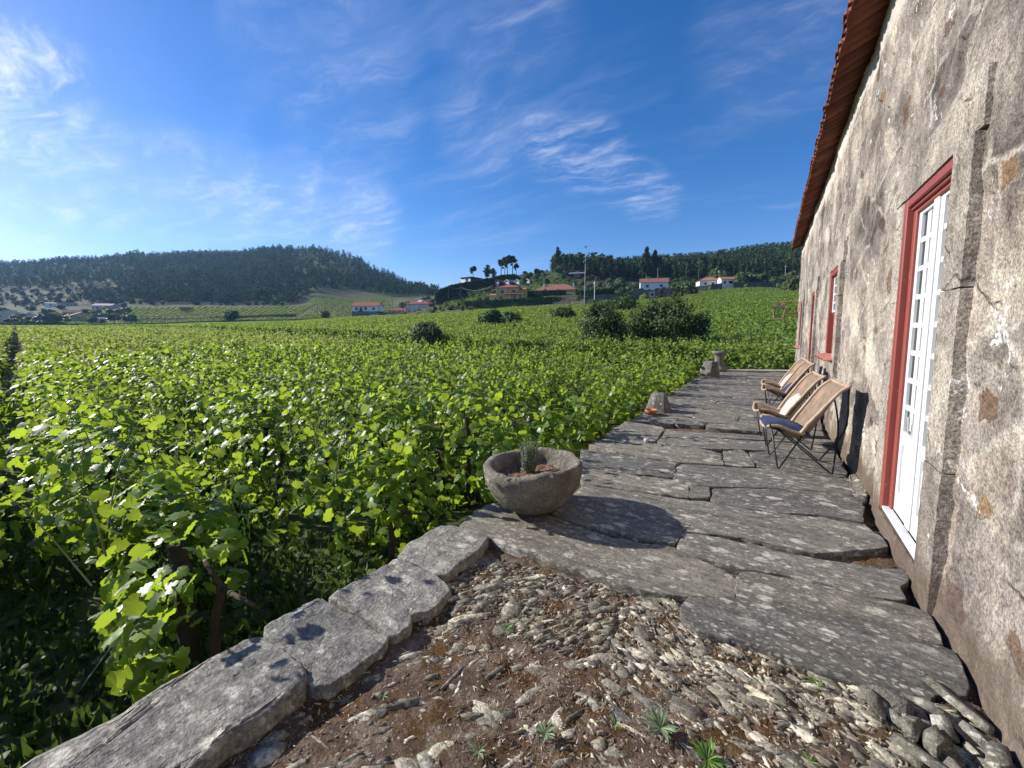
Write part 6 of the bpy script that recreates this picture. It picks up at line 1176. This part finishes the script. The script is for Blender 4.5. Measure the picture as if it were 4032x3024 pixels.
# woods as masses
def woods(name, label, spots, size, n, kinds_, mat, hmul=1.0):
    protos = []
    for k in range(5):
        if kinds_ == 'pine': lob = [(0, 0, .84, .15, .15, .17), (.02, 0, .64, .23, .23, .18), (-.03, .03, .44, .29, .29, .17), (.03, -.03, .28, .24, .24, .12)]
        else: lob = [(0, 0, .55, .32, .32, .34), (.14, .05, .68, .22, .22, .22), (-.14, -.06, .5, .24, .24, .25), (0, 0, .25, .3, .3, .2)]
        lob = [(a + random.gauss(0, .03), b + random.gauss(0, .03), c, d * random.uniform(.85, 1.2), e * random.uniform(.85, 1.2), f) for a, b, c, d, e, f in lob]; protos.append(clump(lob, n, size, T_QUAD, .5, .3, .8))
    Vs = []; Fs = []; b = 0
    for x, y, z, h in spots:
        V, Fc = protos[random.randrange(5)]; a = random.uniform(0, 6.28); c, s_ = cos(a), sin(a); w = h * random.uniform(.85, 1.2); h_ = h * hmul
        Vs.append(np.c_[(V[:, 0] * c - V[:, 1] * s_) * w + x, (V[:, 0] * s_ + V[:, 1] * c) * w + y, V[:, 2] * h_ + z]); Fs.append(Fc + b); b += len(V)
    return stuff(npmesh(name, np.concatenate(Vs), np.concatenate(Fs), mat), label, 'woods')
sp = []; sp2 = []
d = 350.0
while d < 900:
    a0, a1 = -1.06, atan2(*ray(945, 690)[:2]) ; st = 8.5 if d < 600 else 10; a = -1.0 - YAW + .0
    a = -(YAW + 0.96)
    while a < a1:
        aa = a + random.uniform(-.4, .4) * st / d; dd = d + random.uniform(-3, 3); dh = dd / cos(aa + YAW); x, y = dh * sin(aa), dh * cos(aa); px = pxof(np.array([x]), np.array([y]))[0][0]; ok = True; nz = fbm(np.array([[x, y, 0]]), .012, 3, 9)[0]
        lim = np.interp(px, [-400, 0, 300, 480, 620, 700, 760, 830, 900], [395, 395, 352, 352, 350, 440, 470, 430, 420])
        if dd < lim: ok = False
        bare = px > 640 and dd > 560 and random.random() < .30
        low = (px < 260 and dd < 520 and nz > -.12) or (px < 640 and dd < 372)
        if low and random.random() < .35: ok = False
        if ok and not bare:
            z = T(x, y)[0] - .4
            if low or (px > 690 and dd > 500 and random.random() < .55): sp2.append((x, y, z, random.uniform(4, 8)))
            else: sp.append((x, y, z, random.uniform(9, 16.5) * (1.12 if 290 < px < 640 else .9)))
        a += st / d * cos(aa + YAW)
    d += st * .9
woods('pine_forest', 'dense hazy pine forest covering the long hill on the left', sp, .105, 84, 'pine', m_forest, 1.1); woods('scrub_wood', 'rounder scrub trees scattered over the hill on the left', sp2, .24, 44, 'round', m_forest)
sp = []; sp2 = []
d = 276.0
while d < 470:
    a = atan2(*ray(1200, 690)[:2]); a1 = atan2(*ray(1790, 690)[:2])
    while a < a1:
        aa = a + random.uniform(-.4, .4) * 5.5 / d; dd = d + random.uniform(-2, 2); dh = dd / cos(aa + YAW); x, y = dh * sin(aa), dh * cos(aa); px = pxof(np.array([x]), np.array([y]))[0][0]
        if dd > np.interp(px, [1200, 1250, 1400, 1800], [292, 276, 272, 278]): sp.append((x, y, T(x, y)[0] - .4, random.uniform(9, 14.5)))
        a += 5.5 / d
    d += 5.5
woods('pine_forest', 'dark pinewood covering the hill on the right', sp, .085, 150, 'pine', m_pine, 1.1)
for _ in range(110):
    px = random.uniform(1380, 1760); dd = random.uniform(238, 262); p = at(px, dd); sp2.append((p[0], p[1], p[2] - .3, random.uniform(3.0, 6.0)))
woods('scrub_wood', 'low broadleaf scrub along the foot of the right hand pinewood', sp2, .14, 150, 'round', m_green)
sp2 = []
for _ in range(900):
    px = random.uniform(860, 1420); dd = random.uniform(196, 290); 
    if px < 990 and dd > 262: continue
    p = at(px, dd); sp2.append((p[0], p[1], p[2] - .2, random.uniform(.7, 1.7) * (1.3 if random.random() < .2 else 1)))
woods('scrub', 'low dry scrub dotted over the terraced slope below the pinewood', sp2, .26, 40, 'round', m_olive)
dat = []
for k in range(9):
    z0 = 199 + k * 5.0; lo = Dh(945 + k * 3, 690, z0 * secpx(950)); hi = Dh(1062, 690, (z0 - 6) * secpx(1062)); dat.append(row_leaves(lo[:2], hi[:2], .7, .55, .6, .5, 2, .6, False))
for k in range(7):
    z0 = 206 + k * 6; lo = Dh(1150, 690, z0 * secpx(1150)); hi = Dh(1240, 690, (z0 - 3) * secpx(1240)); dat.append(row_leaves(lo[:2], hi[:2], .6, .55, .6, .5, 2, .6, False))
stuff(leafmesh('vineyard', tuple(np.concatenate([d[i] for d in dat]) for i in range(3)), None, [m_vine_b] * 3), 'terraced hillside vines between the great hedge and the ochre house', 'vineyard')
# ---- poles, mast, lamp post, wires
def pole(label, px, pyb, pyt, Z, r=.12, mat=None, arm=True, lean=0, name='utility_pole', cat='pole'):
    b = Zd(px, pyb, Z); tpt = Zd(px + lean, pyt, Z); t = thing(name, label, cat, b, -away(px)); h = tpt[2] - b[2]; m = MB(); dx = lean / 895 * Z; m.tube([(0, 0, -1.5), (dx, 0, h)], [r, r * .7], 8); m.obj('shaft', mat or m_wood, t)
    if arm: m = MB(); m.box(dx - .8, dx + .8, -.06, .06, h - .55, h - .42); m.obj('crossarm', mat or m_wood, t)
    return t, np.array([tpt[0], tpt[1], tpt[2] - .45])
t, top = pole('very tall pale lattice mast with a small crosspiece at the top', 1262, 661, 534, 140, .13, m_mast, False, 1.5, 'antenna_mast', 'mast'); h = Zd(1263, 534, 140)[2] - Zd(1262, 661, 140)[2]
m = MB(); m.box(-.9, 1.4, -.04, .04, h - .05, h + .03); m.box(-.05, .4, -.1, .1, h - .6, h - .06); m.obj('antenna_head', m_mast, t); m = MB(); m.tube([(-.7, 0, h * .73), (1.1, 0, h * .80)], .09, 6); m.obj('bracket_arm', m_mast, t)
for z in np.linspace(.1, .9, 9): pass
t, _ = pole('white lamp post with a pear shaped head beside the square hedge', 1284, 649, 609, 158, .13, m_hwhite, False, 0, 'lamp_post', 'lamp post'); h = Zd(1284, 609, 158)[2] - Zd(1284, 649, 158)[2]; m = MB(); m.lathe([(.1, h - .9), (.3, h - .6), (.3, h - .2), (.08, h + .1)], 8); m.obj('lamp_head', m_hwhite, t)
tops = []
for lab, px, pb, ptp, Z in (('utility pole at the foot of the great hedge, leftmost on the slope', 930, 646, 619, 218), ('thin utility pole in front of the great hedge, second on the slope', 969, 640, 616, 214), ('short utility pole at mid hedge, third on the slope', 996, 634, 619, 216), ('utility pole just left of the ochre house', 1065, 640, 614, 196)):
    t, tp = pole(lab, px, pb, ptp, Z, .11, None, False); tops.append(tp)
def wire(a, b, sag, label):
    pts = [a + (b - a) * u - np.array([0, 0, sag * 4 * u * (1 - u)]) for u in np.linspace(0, 1, 14)]; m = MB(); m.tube(pts, .045, 4); tag(m.obj('overhead_wire', m_mast), label, 'wire')
wire(tops[1], tops[2], 1.0, 'overhead wire across the middle of the great hedge'); wire(tops[2], tops[3], 2.0, 'sagging overhead wire reaching the pole by the ochre house'); wire(tops[0], tops[1], 1.0, 'overhead wire at the left foot of the great hedge')
for lab, px, pb, ptp, Z, ln in (('utility pole in front of the garage roofs by the lane', 850, 690, 646, 200, -1.0), ('leaning stay pole left of the pole by the lane', 846, 672, 648, 205, -8), ('thin pole at the vineyard wall between lone tree and white house', 687, 692, 657, 210, 0), ('thin pole at the vineyard wall, right of the lone tree', 639, 693, 668, 210, 0), ('thin pole in front of the striped vineyard', 319, 706, 674, 208, 0), ('short pole right of the orange house', 221, 714, 692, 205, 0), ('thin pole left of the orange house', 110, 706, 678, 215, 0), ('pale pole behind the stone ruin', 1420, 618, 580, 240, 0), ('thin pole left of the hip roofed white cottage', 1508, 625, 574, 200, 0), ('thin pole far right near the house corner', 1695, 612, 574, 215, 0)):
    pole(lab, px, pb, ptp, Z, .12, m_mast if 'pale' in lab or 'far right' in lab else None, 'leaning' not in lab, ln)
# street lamp by the ruin, satellite dish
t, _ = pole('curved street lamp behind the white barn roof', 1396, 616, 594, 236, .12, m_mast, False, 0, 'street_lamp', 'street lamp'); m = MB(); h = Zd(1396, 594, 236)[2] - Zd(1396, 616, 236)[2]; m.tube(bez([(0, 0, h - .3), (-.6, 0, h + .6), (-2.4, 0, h + .9)], 5), .08, 5); m.obj('lamp_arm', m_mast, t)
b = Zd(941, 652, 226); t = thing('satellite_dish', 'big white satellite dish on the slope above the cream villa', 'satellite dish', b, -away(941) + .5); m = MB(); m.tube([(0, 0, -2), (0, 0, 1.5)], .12, 6); m.obj('stand', m_mast, t); m = MB(); m.lathe([(0.05, 0), (.9, .18), (1.5, .55), (1.5, .6), (.85, .26), (.05, .1)], 16); o = m.obj('dish', m_hwhite, t, True); o.location = (0, -.3, 2.2); o.rotation_euler = (radians(65), 0, 0)
# cars on the lane
def car(label, px, py, Z, paint, yaw, van=False):
    b = Zd(px, py, Z); t = thing('parked_car', label, 'car', b, -away(px) + radians(yaw), 'cars parked by the lane'); m = MB(); L, W_, hb, hc = (4.3, 1.8, .85, 1.5) if not van else (4.6, 1.85, .95, 1.75)
    sec = [(-L / 2, .35), (-L / 2 + .05, hb - .1), (-L / 2 + .9, hb), (L / 2 - .15, hb + .03), (L / 2, .4)]; m.add([(x, y, z) for y in (0, W_) for x, z in sec], [(4, 3, 2, 1, 0), (5, 6, 7, 8, 9), (0, 1, 6, 5), (1, 2, 7, 6), (2, 3, 8, 7), (3, 4, 9, 8), (4, 0, 5, 9)]); m.obj('body', paint, t)
    m = MB(); c = [(-L / 2 + 1.0, hb - .01), (-L / 2 + 1.75, hc - .08), (L / 2 - .55, hc - .08), (L / 2 - .15, hb)]; m.add([(x, y, z) for y in (.1, W_ - .1) for x, z in c], [(3, 2, 1, 0), (4, 5, 6, 7), (0, 1, 5, 4), (2, 3, 7, 6)]); m.obj('windows', m_hwin, t)
    m = MB(); m.box(-L / 2 + 1.7, L / 2 - .5, .1, W_ - .1, hc - .07, hc); m.obj('roof', paint, t)
    for x in (-L / 2 + .85, L / 2 - .85):
        for y in (.02, W_ - .2):
            m = MB(); m.tube([(x, y, .33), (x, y + .18, .33)], .33, 12); m.obj('wheel', m_tyre, t)
car('dark car parked against the stone ground floor of the white house', 783, 684, 216, m_cark, -24); car('white car with dark windows at the garage door of the white house', 808, 683.5, 214, m_carw, -22); car('low white car right of the white house', 842, 682.5, 212, m_carw, -15); car('silver car between the garage and the villa', 870, 680.5, 210, m_carg, -15)
# ------------------------------------------------------------------ light, sky, haze, render settings
SUN_EL, SUN_AZ = radians(27.5), radians(256.7)      # azimuth clockwise from +y: low sun from the left, a little behind
sv = np.array([sin(SUN_AZ) * cos(SUN_EL), cos(SUN_AZ) * cos(SUN_EL), sin(SUN_EL)])
ld = bpy.data.lights.new('sun', 'SUN'); ld.energy = 4.8; ld.angle = radians(.55); ld.color = (1.0, .945, .86)
lo = bpy.data.objects.new('sun', ld); COL.objects.link(lo); lo.location = (-40, -10, 40)
from mathutils import Vector
lo.rotation_euler = Vector((-sv[0], -sv[1], -sv[2])).to_track_quat('-Z', 'Y').to_euler()
w = bpy.data.worlds.new('World'); sc.world = w; w.use_nodes = True; nt = w.node_tree; N = nt.nodes; L = nt.links
bg = N['Background']; sky = N.new('ShaderNodeTexSky'); sky.sky_type = 'NISHITA'; sky.sun_disc = False; sky.sun_elevation = SUN_EL; sky.sun_rotation = SUN_AZ
sky.altitude = 300; sky.air_density = 1.0; sky.dust_density = .35; sky.ozone_density = 3.2
class WN(NT):
    def __init__(s): s.t = nt; s.n = N; s.l = L
h = WN(); tc = N.new('ShaderNodeTexCoord'); D_ = tc.outputs['Generated']
z = h.sep(D_, 2); den = h.math('ADD', h.math('MAXIMUM', z, 0.0), .14)
cb = N.new('ShaderNodeCombineXYZ'); L.new(h.math('DIVIDE', h.sep(D_, 0), den), cb.inputs[0]); L.new(h.math('DIVIDE', h.sep(D_, 1), den), cb.inputs[1]); cp = cb.outputs[0]
def mapn(v, rot, scale):
    m = N.new('ShaderNodeMapping'); L.new(v, m.inputs[0]); m.inputs['Rotation'].default_value = (0, 0, rot); m.inputs['Scale'].default_value = scale; return m.outputs[0]
def spot(px, py, r0, r1):
    d = ray(px, py); d = d / np.linalg.norm(d); vm = N.new('ShaderNodeVectorMath'); vm.operation = 'DOT_PRODUCT'; L.new(D_, vm.inputs[0]); vm.inputs[1].default_value = d
    return h.step(vm.outputs['Value'], cos(radians(r1)), cos(radians(r0)))
wx = h.vadd(cp, h.noise(cp, 1.1, 4, .6, 0, True), .55)
n1 = h.noise(mapn(wx, radians(-28), (.55, 2.6, 1)), 1.25, 8, .62); n2 = h.noise(mapn(wx, radians(-10), (.8, 2.2, 1)), 3.2, 8, .68)
base = h.math('MULTIPLY', h.step(n1, .50, .82), h.math('ADD', h.math('MULTIPLY', n2, .9), .1))
def smax(L_):
    r = L_[0]
    for q in L_[1:]: r = h.math('MAXIMUM', r, q)
    return r
streak = smax([spot(1190, 315, .3, 5), spot(1270, 340, .3, 5.5), spot(1330, 380, .3, 4.5), spot(1390, 415, .2, 4), spot(1430, 432, .2, 3)])
left = smax([spot(20, 150, .3, 6), spot(40, 225, .3, 5), spot(110, 160, .3, 3.5)])
band = smax([spot(x, y, .3, 7) for x, y in ((80, 370), (230, 385), (380, 400), (520, 430), (640, 445), (760, 462), (0, 420))])
wisp = smax([spot(740, 100, .3, 9), spot(640, 90, .3, 8), spot(760, 240, .3, 9), spot(1060, 270, .3, 8), spot(1700, 60, .5, 10), spot(1100, 60, .5, 9)])
c = h.math('MULTIPLY', base, .22)
f2 = h.step(n2, .36, .72); f3 = h.noise(mapn(wx, radians(-38), (1, 2.6, 1)), 4.0, 8, .62); f4 = h.math('MULTIPLY', f2, h.step(f3, .32, .72))
c = h.math('ADD', c, h.math('MULTIPLY', streak, h.math('MULTIPLY', f4, .56)))
c = h.math('ADD', c, h.math('MULTIPLY', left, h.math('MULTIPLY', f4, .9)))
c = h.math('ADD', c, h.math('MULTIPLY', band, h.math('MULTIPLY', h.math('ADD', f4, .25), .38)))
c = h.math('ADD', c, h.math('MULTIPLY', wisp, h.math('MULTIPLY', h.math('ADD', f4, .1), .2)))
c = h.math('MINIMUM', h.math('MULTIPLY', c, h.step(z, .0, .12)), .95)
hs = N.new('ShaderNodeHueSaturation'); hs.inputs['Saturation'].default_value = 1.32; L.new(sky.outputs[0], hs.inputs['Color'])
L.new(h.mix(c, h.mix(1.0, hs.outputs[0], (1.06, 1.0, 1.20), 'MULTIPLY'), (8.2, 8.6, 9.4)), bg.inputs[0]); bg.inputs[1].default_value = .080
# haze: one box of thin even air
HAZE = True
if HAZE:
    m = MB(); m.box(-2350, 2350, -2350, 2350, -110, 190); hm = bpy.data.materials.new('haze'); hm.use_nodes = True; n_ = hm.node_tree.nodes; n_.remove(n_['Principled BSDF'])
    pv = n_.new('ShaderNodeVolumePrincipled'); pv.inputs['Color'].default_value = (.36, .62, 1, 1); pv.inputs['Density'].default_value = .00013; pv.inputs['Anisotropy'].default_value = .25; hm.node_tree.links.new(pv.outputs[0], n_['Material Output'].inputs['Volume'])
    o = m.obj('haze', hm); stuff(o, 'thin blue haze in the valley air', 'haze')
vs = sc.view_settings; vs.view_transform = 'Standard'; vs.look = 'None'; vs.exposure = .75; vs.gamma = 1; vs.use_curve_mapping = False
sc.display_settings.display_device = 'sRGB'
cy = sc.cycles; cy.max_bounces = 6; cy.diffuse_bounces = 3; cy.glossy_bounces = 2; cy.transmission_bounces = 4; cy.transparent_max_bounces = 8; cy.volume_bounces = 0; cy.use_denoising = True; cy.sample_clamp_indirect = 6
try: cy.denoiser = 'OPENIMAGEDENOISE'; cy.denoising_prefilter = 'ACCURATE'
except Exception: pass
